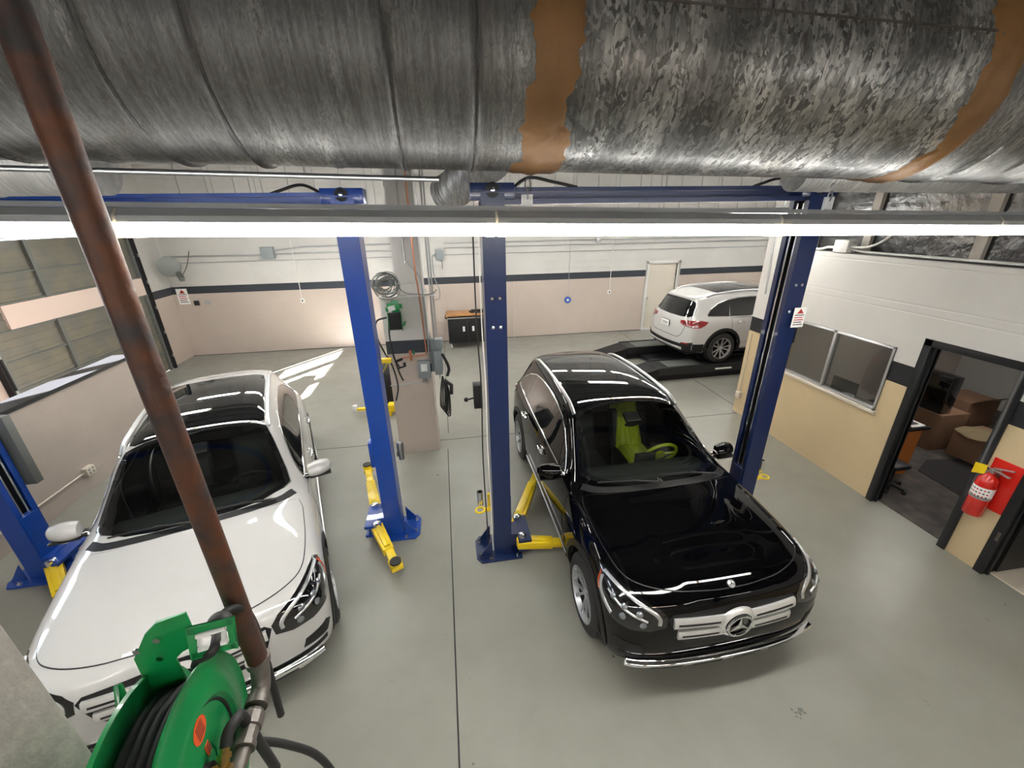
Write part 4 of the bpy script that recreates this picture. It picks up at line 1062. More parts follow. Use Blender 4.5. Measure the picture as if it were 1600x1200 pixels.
# ------------------------------------------------------------------ two-post lifts
def bolt(mb, p, ax, r=.012, m=0): mb.lathe([(0, r), (.008, r), (.010, r*.6)], p, ax, 6, m)
def make_post(root, cx, cy, f, mt, H_=3.6, box=False):
    """f = +1/-1: the side (x) its channel opens to"""
    g = lambda u: cx+f*u
    p = MB(); w_ = .108; dpt = .092; t = .012
    ol = [(-dpt, -w_), (dpt, -w_), (dpt, -w_+.05), (dpt-t, -w_+.05), (dpt-t, -w_+t), (-dpt+t, -w_+t), (-dpt+t, w_-t), (dpt-t, w_-t), (dpt-t, w_-.05), (dpt, w_-.05), (dpt, w_), (-dpt, w_)]
    n = len(ol); vs = [(g(a), cy+b, 0.012) for a, b in ol]+[(g(a), cy+b, H_) for a, b in ol]
    p.add(vs, [(i, (i+1) % n, n+(i+1) % n, n+i) for i in range(n)])
    for z in (0.012, H_):
        for q in ([0, 1, 4, 5], [5, 6, 11, 0], [6, 7, 10, 11]): pass
    po = p.build('post', mt, root, smooth=0, bevel=0)
    b = MB(); b.prism([(-.24, -.20), (.20, -.20), (.20, .20), (-.24, .20), (-.29, .13), (-.29, -.13)], (g(0), cy, 0), (f, 0, 0), (0, 1, 0), .022*(1 if f > 0 else 1) if f > 0 else -.022)
    bo = b.build('base_plate', mt, po, smooth=0, bevel=.004)
    for a, c in ((-.24, .1), (-.24, -.1), (-.14, -.165), (.15, -.165), (-.14, .165), (.15, .165)):
        b = MB(); b.lathe([(0, .026), (.01, .026), (.01, .014), (.035, .014)], (g(a), cy+c, .02), (0, 0, 1), 10); b.build('anchor_bolt', M_['chrome'], bo, smooth=30)
    for a in (-.15, .15):
        b = MB(); b.add([(g(-.12), cy+a*.8, .022), (g(-.26), cy+a*.8, .022), (g(-.12), cy+a*.8, .22), (g(-.12), cy+a*.8+.01, .022), (g(-.26), cy+a*.8+.01, .022), (g(-.12), cy+a*.8+.01, .22)], [(0, 1, 2), (3, 5, 4), (0, 3, 4, 1), (1, 4, 5, 2), (2, 5, 3, 0)])
        b.build('gusset', mt, bo, smooth=0)
    if mt is M_['navy']:
        for z in (2.55, 2.80):
            for a in (-.035, .045):
                b = MB(); bolt(b, (cx+a*.8, cy-w_, z), (0, -1, 0), .015); b.build('post_bolt', M_['chrome'], po, smooth=20)
    # chain / cylinder rods in the channel
    c = MB(); c.cyl((g(.07), cy-.035, .05), (g(.07), cy-.035, H_-.1), .011, 10); c.cyl((g(.07), cy+.035, .05), (g(.07), cy+.035, H_-.1), .011, 10); c.build('lift_rods', M_['chrome'], po)
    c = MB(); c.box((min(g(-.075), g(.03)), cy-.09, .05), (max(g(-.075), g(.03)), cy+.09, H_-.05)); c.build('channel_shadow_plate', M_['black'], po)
    # carriage
    c = MB(); x0, x1 = sorted((g(.035), g(.10))); c.box((x0, cy-.085, .10), (x1, cy+.085, .75)); x0, x1 = sorted((g(.085), g(.17))); c.box((x0, cy-.10, .10), (x1, cy+.10, .26)); x0, x1 = sorted((g(.16), g(.30))); c.box((x0, cy-.20, .10), (x1, cy+.20, .135)); c.box((x0, cy-.20, .215), (x1, cy+.20, .25)); c.box((x0, cy-.05, .135), (x1, cy+.05, .215))
    c.build('carriage', mt, root, smooth=0, bevel=.004)
    t_ = MB(); t_.box((min(g(-.14), g(.14)), cy-.135, H_), (max(g(-.14), g(.14)), cy+.135, H_+.012)); t_.build('top_plate', mt, po)
    return po
def make_arm(root, pv, end, z=.175, pad=True):
    pv = Vector((*pv, z)); end = Vector((*end, z-.02)); d_ = (end-pv); L_ = d_.length; u = d_/L_
    a = MB(); a.bar(pv-u*.05, pv+u*L_*.62, .135, .085, w1=.11, h1=.08)
    a.lathe([(-.045, .062), (.045, .062)], pv, (0, 0, 1), 20)
    a.bar(pv+u*.02+Vector((0, 0, .045)), pv+u*L_*.55+Vector((0, 0, .045)), .06, .02)
    ao = a.build('arm', M_['yellow'], root, smooth=30, bevel=.004)
    b = MB(); b.bar(pv+u*L_*.45, end, .085, .06); b.bar(end-u*.09, end+u*.05, .12, .05); b.build('arm_extension', M_['yellow'], ao, bevel=.004)
    b = MB(); b.lathe([(-.048, .030), (-.04, .045), (.01, .045), (.02, .03)], pv+Vector((0, 0, .092)), (0, 0, 1), 16); b.build('pivot_pin', M_['chrome'], ao)
    if pad:
        b = MB(); b.lathe([(-.02, .035), (.035, .035), (.035, .062), (.055, .062)], end, (0, 0, 1), 20); b.build('lift_pad', M_['yellow'], ao)
        b = MB(); b.lathe([(.055, .060), (.072, .056)], end, (0, 0, 1), 20); b.build('rubber_pad', M_['rubber'], ao)
    return ao
# bright blue lift of the left bay
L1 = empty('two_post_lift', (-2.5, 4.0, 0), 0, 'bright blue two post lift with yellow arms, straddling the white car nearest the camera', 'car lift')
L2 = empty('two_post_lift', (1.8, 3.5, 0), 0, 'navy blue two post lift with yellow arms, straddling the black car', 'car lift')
def sub(o, r):   # world-placed mesh under an empty that is not at the origin
    o.location = o.location-Vector(r.location)
def lift(root, xa, xb, cy, mt):
    tmp_before = set(bpy.data.objects)
    make_post(root, xa, cy, 1, mt); make_post(root, xb, cy, -1, mt)
    b = MB(); b.box((xa-.05, cy-.06, 3.52), (xb+.05, cy+.06, 3.56)); b.box((xa-.05, cy-.06, 3.61), (xb+.05, cy+.06, 3.64)); b.box((xa-.05, cy+.045, 3.52), (xb+.05, cy+.06, 3.64)); b.build('overhead_beam', mt, root, smooth=0)
    for x in (xa, xb):
        b = MB(); b.box((x-.17, cy-.10, 3.55), (x+.17, cy+.10, 3.67)); b.lathe([(-.012, .055), (.012, .055)], (x, cy-.11, 3.62), (0, 1, 0), 20, 1); b.lathe([(-.02, .018), (.016, .018)], (x, cy-.12, 3.62), (0, 1, 0), 12, 2)
        b.build('pulley_box', [mt, M_['plastic'], M_['chrome']], root, smooth=30, bevel=.003)
        h = MB(); h.tube(smooth_path([(x-.15, cy-.02, 3.62), (x-.32, cy, 3.70), (x-.5, cy, 3.66), (x-.62, cy, 3.62)] if x > xa else [(x+.15, cy, 3.62), (x+.3, cy, 3.71), (x+.5, cy, 3.68), (x+.7, cy, 3.64)], 6), .012, 8); h.build('hydraulic_hose', M_['rubber'], root)
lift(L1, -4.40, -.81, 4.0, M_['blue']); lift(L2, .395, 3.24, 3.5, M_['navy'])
make_arm(L1, (-.97, 3.82), (-.72, 3.28)); make_arm(L1, (-1.04, 4.16), (-1.30, 5.15)); make_arm(L1, (-4.18, 3.84), (-3.6, 3.2)); make_arm(L1, (-4.18, 4.16), (-3.7, 4.9))
make_arm(L2, (.60, 3.36), (1.12, 3.28)); make_arm(L2, (.60, 3.66), (1.12, 4.80)); make_arm(L2, (3.02, 3.36), (2.75, 2.85)); make_arm(L2, (3.02, 3.66), (2.7, 4.7))
# release box, adapter holder and cables on the left navy post
b = MB(); b.box((.17, 3.44, 1.77), (.25, 3.56, 2.0)); b.build('control_box', M_['plastic'], L2, bevel=.006)
b = MB(); b.cyl((.18, 3.5, 1.86), (.11, 3.47, 1.86), .008); b.sphere((.10, 3.47, 1.86), .022); b.build('release_lever', M_['plastic'], L2)
def holder(x, y, z, s):
    b = MB(); pts = [(x+math.cos(a)*.045, y+math.sin(a)*.045, z) for a in np.linspace(0, 2*PI, 17)[:-1]]
    b.tube(pts, .010, 8, closed=True); b.bar((x-s*.04, y, z), (x-s*.12, y, z), .05, .02); b.bar((x-s*.10, y+.05, z), (x-s*.10, y+.05, z+.16), .03, .03)
    h = b.build('adapter_holder', M_['yellow'], L2, bevel=.0)
    b = MB(); b.lathe([(-.02, .032), (.14, .032), (.14, .022), (.05, .022)], (x-s*.01, y+.07, z+.04), (0, 0, 1), 20); b.build('lift_adapter', M_['chrome'], h)
holder(.17, 3.44, .60, -1); holder(3.47, 3.44, .60, 1)
b = MB(); b.tube(smooth_path([(.275, 3.40, 3.5), (.268, 3.375, 2.6), (.28, 3.375, 2.0), (.272, 3.38, 1.4), (.28, 3.375, .8), (.285, 3.375, .1)], 8), .0055, 6); b.build('cable', M_['white'], L2)
b = MB(); b.tube(smooth_path([(.235, 3.42, 3.5), (.225, 3.39, 2.6), (.24, 3.39, 2.0), (.225, 3.40, 1.2), (.24, 3.39, .1)], 8), .007, 6); b.build('cable', M_['rubber'], L2)
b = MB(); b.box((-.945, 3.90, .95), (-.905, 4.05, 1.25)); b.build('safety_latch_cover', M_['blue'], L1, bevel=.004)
b = MB(); b.lathe([(0, .03), (.09, .03), (.09, .036), (.20, .036), (.21, .03)], (-.63, 3.98, .98), (0, 0, 1), 16); b.bar((-.66, 3.98, 1.06), (-.68, 3.98, 1.06), .06, .06); b.build('lift_adapter', M_['steel'], L1)
b = MB(); b.box((-4.62, 4.14, 1.0), (-4.24, 4.22, 1.75)); b.box((-4.30, 3.80, 1.9), (-4.22, 3.9, 2.5)); b.build('cable_cover', M_['duststeel'], L1, bevel=.005)
# warning sticker on the right navy post
def sticker(name, o, ex, ey, w_, h_, label, parent=None):
    ex = Vector(ex).normalized(); ey = Vector(ey).normalized(); n = ex.cross(ey); o = Vector(o)
    s = MB(); s.prism([(0, 0), (w_, 0), (w_, h_), (0, h_)], o, ex, ey, .0025)
    s.prism([(w_*.25, h_*.70), (w_*.8, h_*.70), (w_*.525, h_*.95)], o+n*.0025, ex, ey, .001, 1)
    s.prism([(w_*.47, h_*.73), (w_*.58, h_*.73), (w_*.525, h_*.86)], o+n*.0035, ex, ey, .001, 2)
    for i in range(5): s.prism([(w_*.12, h_*(.60-.12*i)), (w_*(.88-.1*(i % 2)), h_*(.60-.12*i)), (w_*(.88-.1*(i % 2)), h_*(.645-.12*i)), (w_*.12, h_*(.645-.12*i))], o+n*.0025, ex, ey, .001, 1 if i in (1, 2) else 2)
    ob = s.build(name, [M_['paper'], M_['redink'], M_['ink']], parent, smooth=0)
    return ob
s_ = sticker('warning_label', (3.24, 3.362, 2.40), (1, 0, 0), (0, 0, 1), .13, .19, '', L2)
for r_ in (L1, L2):
    for ch in r_.children: ch.location = Vector(ch.location)-Vector(r_.location)
for ch in duct.children: pass
# ------------------------------------------------------------------ rusty pipe, hose reel, near post (right at the camera)
rp = MB(); rp.cyl((-.484, .697, 2.50), (-.484, .697, CEIL), .0205, 24)
root = rp.build('rusty_pipe', M_['rust'], smooth=50); tag(root, 'rusty iron pipe running down past the camera from the ceiling', 'pipe')
e = MB(); e.tube(smooth_path([(-.484, .697, 2.525), (-.484, .695, 2.495), (-.484, .687, 2.470), (-.483, .672, 2.452), (-.482, .645, 2.447)], 4), .0195, 20)
e.lathe([(-.008, .0245), (.008, .0245)], (-.484, .697, 2.512), (0, 0, 1), 20); e.lathe([(-.008, .0235), (.008, .0235)], (-.482, .645, 2.446), (.1, -1, 0), 20)
e.build('elbow', M_['iron'], root, smooth=50)
e = MB(); dd = Vector((.03, -.35, 0)).normalized(); c = Vector((-.481, .63, 2.445))
e.lathe([(0, .018), (.008, .021), (.010, .0245), (.034, .0245), (.036, .0205), (.060, .020), (.062, .0235), (.072, .0235)], c, dd, 10); e.build('union_coupling', M_['iron'], root, smooth=20)
e = MB(); e.cyl(c+dd*.07, c+dd*.60, .0165, 20); e.build('lower_pipe', M_['iron'], root, smooth=50)

n_ = Vector((math.cos(math.radians(8)), math.sin(math.radians(8)), 0)); f_ = Vector((-n_.y, n_.x, 0)); u_ = Vector((0, 0, 1))
CR = Vector((-.497, .505, 2.481)); WD = .085
reel = empty('hose_reel', CR, 0, 'large green hose reel with black hose at the bottom edge, close to the camera', 'hose reel')
def RP(a, b, c): return f_*a+u_*b+n_*c      # a: away from camera, b: up, c: along the axle (+ = towards the right)
d = MB(); d.lathe([(-.004, .05), (-.004, .118), (.007, .13), (.007, .150), (.0, .165), (-.004, .19), (.003, .2), (.006, .2), (.001, .19), (.004, .166), (.011, .150), (.011, .129), (.0, .116), (.0, .05)], RP(0, 0, -.01), n_, 64, cap=False)
d.lathe([(-.0, .12), (.004, .12)], RP(0, 0, -.0155), n_, 48)
d.build('disc', M_['green'], reel, smooth=40)
d = MB(); d.lathe([(0, .19), (.004, .2), (-.004, .2), (-.006, .19), (-.004, .06), (0, .06), (0, .19)], RP(0, 0, -WD-.01), n_, 64, cap=False); d.lathe([(0, .06), (.002, .06)], RP(0, 0, -WD-.01), n_, 32); d.build('disc', M_['green'], reel, smooth=40)
h = MB()
for lay, rad in ((0, .125), (1, .142), (2, .158)):
    for i in range(5 if lay < 2 else 4):
        cc = -WD+.004+(i+.5 if lay != 1 else i+1)*(WD-.01)/5
        if cc > -.012: continue
        pts = [RP(math.cos(a)*rad, math.sin(a)*rad, cc) for a in np.linspace(0, 2*PI, 65)[:-1]]; h.tube(pts, .0092, 10, closed=True)
h.build('coiled_hose', M_['rubber'], reel, smooth=60)
# frame: bracket behind the left disc, arm and roller guide
c0 = -WD-.03
b = MB(); b.prism([(-.06, -.2), (.05, -.2), (.075, .10), (.085, .19), (.075, .20), (.03, .10), (-.02, .0)], n_*c0, f_, u_, -.008)
b.build('mounting_arm', M_['green'], reel, smooth=30, bevel=.002)
def RW(x, y, z): return Vector((x, y, z))-CR
b = MB(); pf = Vector((0, -.35, -.10))
b.prism([(-.618, 2.58), (-.614, 2.70), (-.582, 2.752), (-.560, 2.772), (-.512, 2.780), (-.512, 2.700), (-.540, 2.690), (-.556, 2.676), (-.556, 2.58)], RW(0, .672, 0), (1, .12, 0), (0, 0, 1), .006)
b.build('arm_plate', M_['green'], reel, bevel=.001)
for x_, z_ in ((-.597, 2.72), (-.562, 2.735), (-.570, 2.69)):
    b = MB(); b.lathe([(0, .006), (.003, .006)], RW(x_, .665+.12*x_, z_), (0, -1, 0), 10); b.build('bolt', M_['chrome'], reel)
g0 = .004; g1 = .066      # the roller window, facing the camera
ey_ = (f_*.30+u_*.95).normalized(); ez_ = n_.cross(ey_)
oc = RP(.085, .214, g0)
b = MB(); W_ = g1-g0; Hh = .048
for (x0, y0, x1, y1) in ((-.006, -.006, W_+.006, .008), (-.006, Hh-.008, W_+.006, Hh+.006), (-.006, -.006, .006, Hh+.006), (W_-.006, -.006, W_+.006, Hh+.006)):
    b.prism([(x0, y0), (x1, y0), (x1, y1), (x0, y1)], oc, n_, ey_, .006)
b.build('guide_frame', M_['green'], reel, bevel=.0015)
b = MB()
for yy in (.011, Hh-.011): b.cyl(oc+n_*.008+ey_*yy+ez_*.008, oc+n_*(W_-.008)+ey_*yy+ez_*.004, .0048, 12)
for xx in (.012, W_-.012): b.cyl(oc+n_*xx+ey_*.018+ez_*.008, oc+n_*xx+ey_*(Hh-.018)+ez_*.004, .0048, 12)
b.build('guide_rollers', M_['paper'], reel)
h = MB(); gc = oc+n_*(W_*.50)+ey_*(Hh*.5)
h.tube(smooth_path([RP(.155, .02, -.05), RP(.148, .08, -.05), RP(.115, .16, -.02), gc-ey_*.02+ez_*.012, gc-ez_*.02, gc-ez_*.05+ey_*.012, gc-ez_*.085+n_*.012, gc-ez_*.11-u_*.05+n_*.015, gc-ez_*.12-u_*.16+n_*.012, gc-ez_*.12-u_*.4], 7), .0085, 10); h.build('hose_end', M_['rubber'], reel, smooth=60)
h = MB(); h.sphere(gc-ez_*.03+ey_*.006, .022, 16); h.build('hose_stop', M_['rubber'], reel)
# labels and brass swivel
b = MB(); b.lathe([(0, .0235), (.0012, .0235)], RP(.035, .080, -.0105), n_, 32)
for k in range(5): b.bar(RP(.035-.012, .093-.0065*k, -.009), RP(.035+.012, .093-.0065*k, -.009), .0012, .0016, 1, up=u_)
b.build('round_label', [M_['orange'], M_['ink']], reel, smooth=0)
b = MB(); b.bar(RP(.035, .040, -.0105), RP(.035, .012, -.0105), .013, .002, 0, up=n_)
for k in range(3): b.bar(RP(.030, .034-.008*k, -.009), RP(.040, .034-.008*k, -.009), .0015, .002, 1, up=u_)
b.build('small_label', [M_['orange'], M_['ink']], reel, smooth=0)
b = MB(); b.lathe([(-.03, .022), (0, .022)], RP(0, .0, 0), n_, 20, 1)
b.lathe([(0, .014), (.024, .014), (.024, .011), (.032, .011)], RP(0, 0, 0), n_, 6, 0); b.lathe([(0, .010), (.018, .010), (.018, .013), (.026, .013), (.026, .009), (.04, .009)], RP(.0, .0, .018), (f_*.8+u_*.6), 8, 0)
b.build('brass_swivel', [M_['brass'], M_['rubber']], reel, smooth=20)
b = MB(); b.tube(smooth_path([RP(.028, .022, .02), RP(.045, .035, .022), RP(.065, .035, .03), RP(.085, .01, .03), RP(.10, -.10, .03), RP(.12, -.25, .03)], 6), .0105, 10); b.build('supply_hose', M_['rubber'], reel, smooth=60)
sh = MB(); sh.tube(smooth_path([(-.72, .66, 2.24), (-.64, .70, 2.215), (-.600, .733, 2.165), (-.546, .777, 2.045), (-.49, .815, 1.86), (-.46, .84, 1.5)], 8), .0105, 10)
so_ = sh.build('loose_hose', M_['rubber'], smooth=60); tag(so_, 'loose black hose arching down below the large green reel', 'hose')
np_ = MB(); np_.box((-1.15, .40, 0), (-.712, .556, 3.2)); po = np_.build('near_post', M_['concrete'], bevel=.004); tag(po, 'rough beige post at the lower left corner, close to the camera', 'post')
mb = MB(); mb.bar((-.74, .53, 2.32), (-.60, .50, 2.36), .06, .012); mb.build('reel_bracket', M_['green'], None)
bpy.data.objects['reel_bracket'].parent = reel; bpy.data.objects['reel_bracket'].location = -CR
# ------------------------------------------------------------------ pillar fittings
def thing_mesh(mb, name, m, label, cat, smooth=40, bevel=0.0, group=None):
    o = mb.build(name, m, None, smooth=smooth, bevel=bevel); tag(o, label, cat, group); return o
PY = 5.73
r2 = empty('hose_reel', (-.71, PY, 2.2), 0, 'small green hose reel with black hose mounted on the masonry pillar', 'hose reel')
def loc(*p): return (p[0]+.71, p[1]-PY, p[2]-2.2)
b = MB()
for xx in (-.80, -.63): b.lathe([(-.004, .14), (.004, .14)], loc(xx, 5.52, 2.16), (1, .12, 0), 32)
b.bar(loc(-.715, 5.72, 2.0), loc(-.715, 5.72, 2.40), .10, .02, up=(0, 1, 0)); b.bar(loc(-.61, 5.72, 2.1), loc(-.61, 5.50, 2.1), .03, .012); b.bar(loc(-.82, 5.70, 2.34), loc(-.60, 5.42, 2.38), .02, .06)
b.bar(loc(-.80, 5.42, 2.34), loc(-.62, 5.42, 2.38), .08, .05); b.build('reel_frame', M_['green'], r2, bevel=.002)
b = MB(); b.lathe([(-.078, .105), (.078, .105)], loc(-.715, 5.52, 2.16), (1, .12, 0), 32)
for i in range(8): b.tube([Vector(loc(-.785+.02*i, 5.52, 2.16))+Vector((0, math.cos(a)*.108, math.sin(a)*.108)) for a in np.linspace(0, 2*PI, 33)[:-1]], .010, 6, closed=True)
b.build('coiled_hose', M_['rubber'], r2, smooth=60)
b = MB(); b.bar(loc(-.765, 5.40, 2.35), loc(-.68, 5.40, 2.37), .07, .055); b.build('guide_rollers', M_['paper'], r2, bevel=.004)
b = MB(); b.tube(smooth_path([loc(-.78, 5.44, 2.25), loc(-.80, 5.42, 2.0), loc(-.79, 5.44, 1.75), loc(-.78, 5.5, 1.62), loc(-.72, 5.5, 1.50)], 6), .010, 8); b.tube(smooth_path([loc(-.83, 5.6, 2.2), loc(-.97, 5.6, 2.15), loc(-1.0, 5.62, 1.95), loc(-.93, 5.64, 1.7), loc(-.84, 5.6, 1.5), loc(-.80, 5.6, 1.2), loc(-.86, 5.65, .95)], 6), .012, 8); b.build('hose_end', M_['rubber'], r2, smooth=60)
b = MB(); b.tube(smooth_path([loc(-.80, 5.52, 1.72), loc(-.78, 5.52, 1.60), loc(-.74, 5.50, 1.42), loc(-.70, 5.48, 1.32)], 5), .012, 6); b.bar(loc(-.78, 5.5, 1.60), loc(-.68, 5.48, 1.64), .03, .03); b.bar(loc(-.75, 5.5, 1.5), loc(-.64, 5.48, 1.54), .02, .02); b.lathe([(0, .02), (.03, .02)], loc(-.66, 5.49, 1.55), (0, 0, 1), 12); b.build('spray_nozzle', M_['plastic'], r2)
# coil of grey cable
cb = MB(); rg = np.random.default_rng(3)
for i in range(20):
    c = Vector((-.80+rg.uniform(-.05, .05), 5.66+rg.uniform(-.05, .02), 2.64+rg.uniform(-.07, .03))); ra = rg.uniform(.07, .17); sq = rg.uniform(.7, 1.1); th = rg.uniform(-.4, .4)
    cb.tube([c+Vector((math.cos(a)*ra, math.sin(a+th)*.03, math.sin(a)*ra*sq)) for a in np.linspace(0, 2*PI, 25)[:-1]], .0045, 5, closed=True)
cb.tube(smooth_path([(-.66, 5.66, 2.60), (-.55, 5.68, 2.50), (-.40, 5.70, 2.475), (-.22, 5.70, 2.47), (-.14, 5.74, 2.52)], 6), .006, 6)
thing_mesh(cb, 'cable_coil', M_['duststeel'], 'tangled coil of grey cable on the ledge of the pillar', 'cable', 60)
cb = MB(); cb.box((-.93, 5.66, 2.448), (-.15, 5.80, 2.462)); thing_mesh(cb, 'ledge_board', M_['white'], 'thin white ledge across the pillar under the cable coil', 'shelf')
# pipes on the pillar
cp = MB(); cp.tube(smooth_path([(-.40, 5.66, CEIL), (-.40, 5.66, 3.0), (-.385, 5.66, 2.6), (-.37, 5.68, 2.2), (-.36, 5.68, 1.62)], 6), .011, 10); cp.cyl((-.36, 5.68, 1.615), (-.70, 5.66, 1.595), .011, 10)
o = thing_mesh(cp, 'copper_pipe', M_['copper'], 'copper pipe running down the pillar and turning left above the floor', 'pipe', 60)
b = MB(); b.cyl((-.58, 5.66, 1.55), (-.58, 5.66, 1.70), .02, 12); b.bar((-.60, 5.64, 1.68), (-.56, 5.64, 1.68), .05, .03); b.build('valve', M_['copper'], o)
b = MB(); b.cyl((-.53, 5.65, 1.64), (-.53, 5.65, 1.70), .012, 8); b.build('green_knob', M_['green'], o)
cp = MB(); cp.tube(smooth_path([(-.52, 5.74, CEIL), (-.52, 5.74, 3.1), (-.50, 5.72, 2.9), (-.36, 5.70, 2.72), (-.33, 5.70, 2.5), (-.32, 5.70, 2.0), (-.33, 5.70, 1.54)], 6), .012, 10)
thing_mesh(cp, 'bent_conduit', M_['zinc'], 'grey conduit with a double bend running down to the grey switch box', 'conduit', 60)
cp = MB()
for k, xx in enumerate((-.235, -.20)): cp.tube([(xx, 5.78, CEIL), (xx, 5.78, 1.5-.3*k)], .012, 10)
thing_mesh(cp, 'twin_conduit', M_['zinc'], 'pair of straight grey conduits on the right edge of the pillar', 'conduit', 60)
cp = MB(); cp.cyl((-.92, 5.70, 1.17), (-.42, 5.70, 1.19), .009, 8); cp.cyl((-.42, 5.70, 1.19), (-.38, 5.70, 1.28), .009, 8)
thing_mesh(cp, 'low_conduit', M_['zinc'], 'thin level conduit across the pillar just below the grey switch box', 'conduit', 60)
b = MB(); b.box((-.50, 5.64, 1.27), (-.32, 5.73, 1.53)); o = b.build('switch_box', M_['greybox'], bevel=.006); tag(o, 'grey electrical switch box with a white label on the pillar', 'electrical box')
b = MB(); b.box((-.455, 5.636, 1.38), (-.365, 5.641, 1.49)); b.build('label', M_['paper'], o)
b = MB(); b.box((-.325, 5.66, 1.36), (-.305, 5.70, 1.47)); b.build('switch_lever', M_['plastic'], o)
b = MB(); b.cyl((-.44, 5.69, 1.19), (-.44, 5.69, 1.27), .018, 10); b.cyl((-.38, 5.69, 1.19), (-.38, 5.69, 1.27), .018, 10); b.build('hub', M_['alu'], o)
b = MB(); b.box((-.31, 5.76, 1.32), (-.14, 5.84, 1.82)); b.box((-.26, 5.66, 1.30), (-.15, 5.80, 1.66)); b.box((-.23, 5.64, 1.70), (-.12, 5.78, 1.84)); o = b.build('receptacle_box', M_['greybox'], bevel=.006); tag(o, 'grey receptacle boxes on the right side of the pillar with black cord', 'electrical box')
b = MB()
for k in range(5):
    b.tube(smooth_path([(-.16, 5.62, 1.30), (-.20+.02*k, 5.58, 1.1), (-.22+.02*k, 5.58, .85-.03*k), (-.17+.02*k, 5.58, .80-.03*k), (-.14+.015*k, 5.6, 1.0), (-.12, 5.62, 1.25)], 6), .010, 6)
b.tube(smooth_path([(-.14, 5.66, 1.62), (-.08, 5.6, 1.5), (-.06, 5.6, 1.4), (-.09, 5.6, 1.3)], 5), .022, 8); b.tube([(-.12, 5.6, 1.22), (-.04, 5.58, 1.16), (-.05, 5.58, 1.02)], .028, 8)
b.build('cord', M_['rubber'], o, smooth=60)
b = MB(); b.tube(smooth_path([(-1.0, 5.6, 1.40), (-.93, 5.6, 1.50), (-.90, 5.6, 1.56)], 5), .010, 6, 1); b.bar((-.98, 5.58, 1.60), (-.84, 5.58, 1.60), .07, .06); b.bar((-1.06, 5.58, 1.59), (-.98, 5.58, 1.60), .03, .03)
thing_mesh(b, 'extension_plug', [M_['yellow'], M_['rubber']], 'yellow multi-way plug hanging beside the pillar', 'plug', 40, .003)
# hanging grey control on the back wall
b = MB(); b.box((-.24, 11.86, 2.35), (-.02, 11.95, 2.62)); b.cyl((-.08, 11.9, 2.10), (-.08, 11.9, 2.36), .012, 8); b.tube(smooth_path([(-.24, 11.9, 2.5), (-.34, 11.9, 2.42), (-.33, 11.9, 1.9), (-.22, 11.88, 1.55), (-.24, 11.9, 1.3), (-.40, 11.9, 1.25)], 6), .014, 6)
thing_mesh(b, 'disconnect_box', M_['greybox'], 'small grey box with a looping cord on the back wall, right of the pillar', 'electrical box', 40, .005)
# ------------------------------------------------------------------ back wall fittings
YB = 11.95
def conduit(pts, r, label, name='wall_conduit', m='zinc', cat='conduit'):
    b = MB(); b.tube(pts, r, 8); return thing_mesh(b, name, M_[m], label, cat, 60)
conduit([(-7.0, YB-.03, 2.62), (-4.6, YB-.03, 2.60)], .022, 'wall conduit left of the grey junction box')
conduit([(-4.4, YB-.03, 2.62), (-.9, YB-.03, 2.62)], .022, 'wall conduit right of the grey junction box, ending behind the pillar')
conduit([(-4.4, YB-.05, 2.70), (-3.6, YB-.05, 2.78), (-.9, YB-.05, 2.80)], .022, 'upper wall conduit that climbs away from the junction box')
conduit([(-7.0, YB-.03, 2.46), (-.9, YB-.03, 2.46)], .012, 'thin lower wall conduit left of the pillar')
for z, lab in ((2.78, 'topmost of the three level conduits on the back wall right of the pillar'), (2.66, 'middle of the three level conduits on the back wall right of the pillar'), (2.48, 'lowest of the three level conduits on the back wall right of the pillar')):
    conduit([(0, YB-.03, z), (11.0, YB-.03, z-.02)], .018 if z > 2.5 else .012, lab)
b = MB(); b.box((-4.66, YB-.14, 2.52), (-4.36, YB, 2.80)); thing_mesh(b, 'junction_box', M_['greybox'], 'grey junction box high on the back wall at the left', 'electrical box', 40, .008)
b = MB(); b.box((4.36, YB-.10, 2.70), (4.50, YB, 2.84)); thing_mesh(b, 'junction_box', M_['zinc'], 'small round-edged junction box on the conduits above the back door side', 'electrical box', 40, .02)
def drop(x, z0, z1, m, lab, lab2, r=.010):
    conduit([(x, YB-.05, z1), (x, YB-.05, z0)], r, lab, 'drop_cord', m, 'cord')
    b = MB(); b.box((x-.05, YB-.06, z0-.12), (x+.05, YB, z0)); b.box((x-.02, YB-.064, z0-.09), (x+.02, YB-.06, z0-.03), 1)
    thing_mesh(b, 'wall_outlet', [M_['white'], M_['ink']], lab2, 'outlet', 40, .004)
drop(-3.92, 1.45, 2.95, 'white', 'white cord hanging down the left part of the back wall', 'white outlet at the end of the cord left of the bright blue post')
drop(4.88, 1.32, 2.75, 'white', 'white cord hanging down the back wall left of the back door', 'white outlet at the end of the cord left of the back door')
conduit([(3.62, YB-.05, 5.0), (3.58, YB-.05, 1.15)], .008, 'thin cord dropping to the round blue cord reel', 'drop_cord', 'zinc', 'cord')
b = MB(); b.lathe([(0, .09), (.02, .10), (.05, .10), (.06, .05)], (3.57, YB-.02, 1.08), (0, -1, 0), 24); b.lathe([(.06, .04), (.075, .03)], (3.57, YB-.02, 1.08), (0, -1, 0), 16, 1); thing_mesh(b, 'cord_reel', [M_['skyblue'], M_['paper']], 'small round blue cord reel hanging on the back wall', 'cord reel')
conduit([(1.93, YB-.015, 1.68), (1.93, YB-.015, 0)], .008, 'thin pipe down the beige part of the back wall right of the centre post', 'wall_pipe', 'offwhite', 'pipe')
s_ = sticker('warning_sign', (-6.97, YB-.005, 1.42), (1, 0, 0), (0, 0, 1), .26, .40, ''); tag(s_, 'small white warning sign with a red triangle beside the garage door', 'sign')
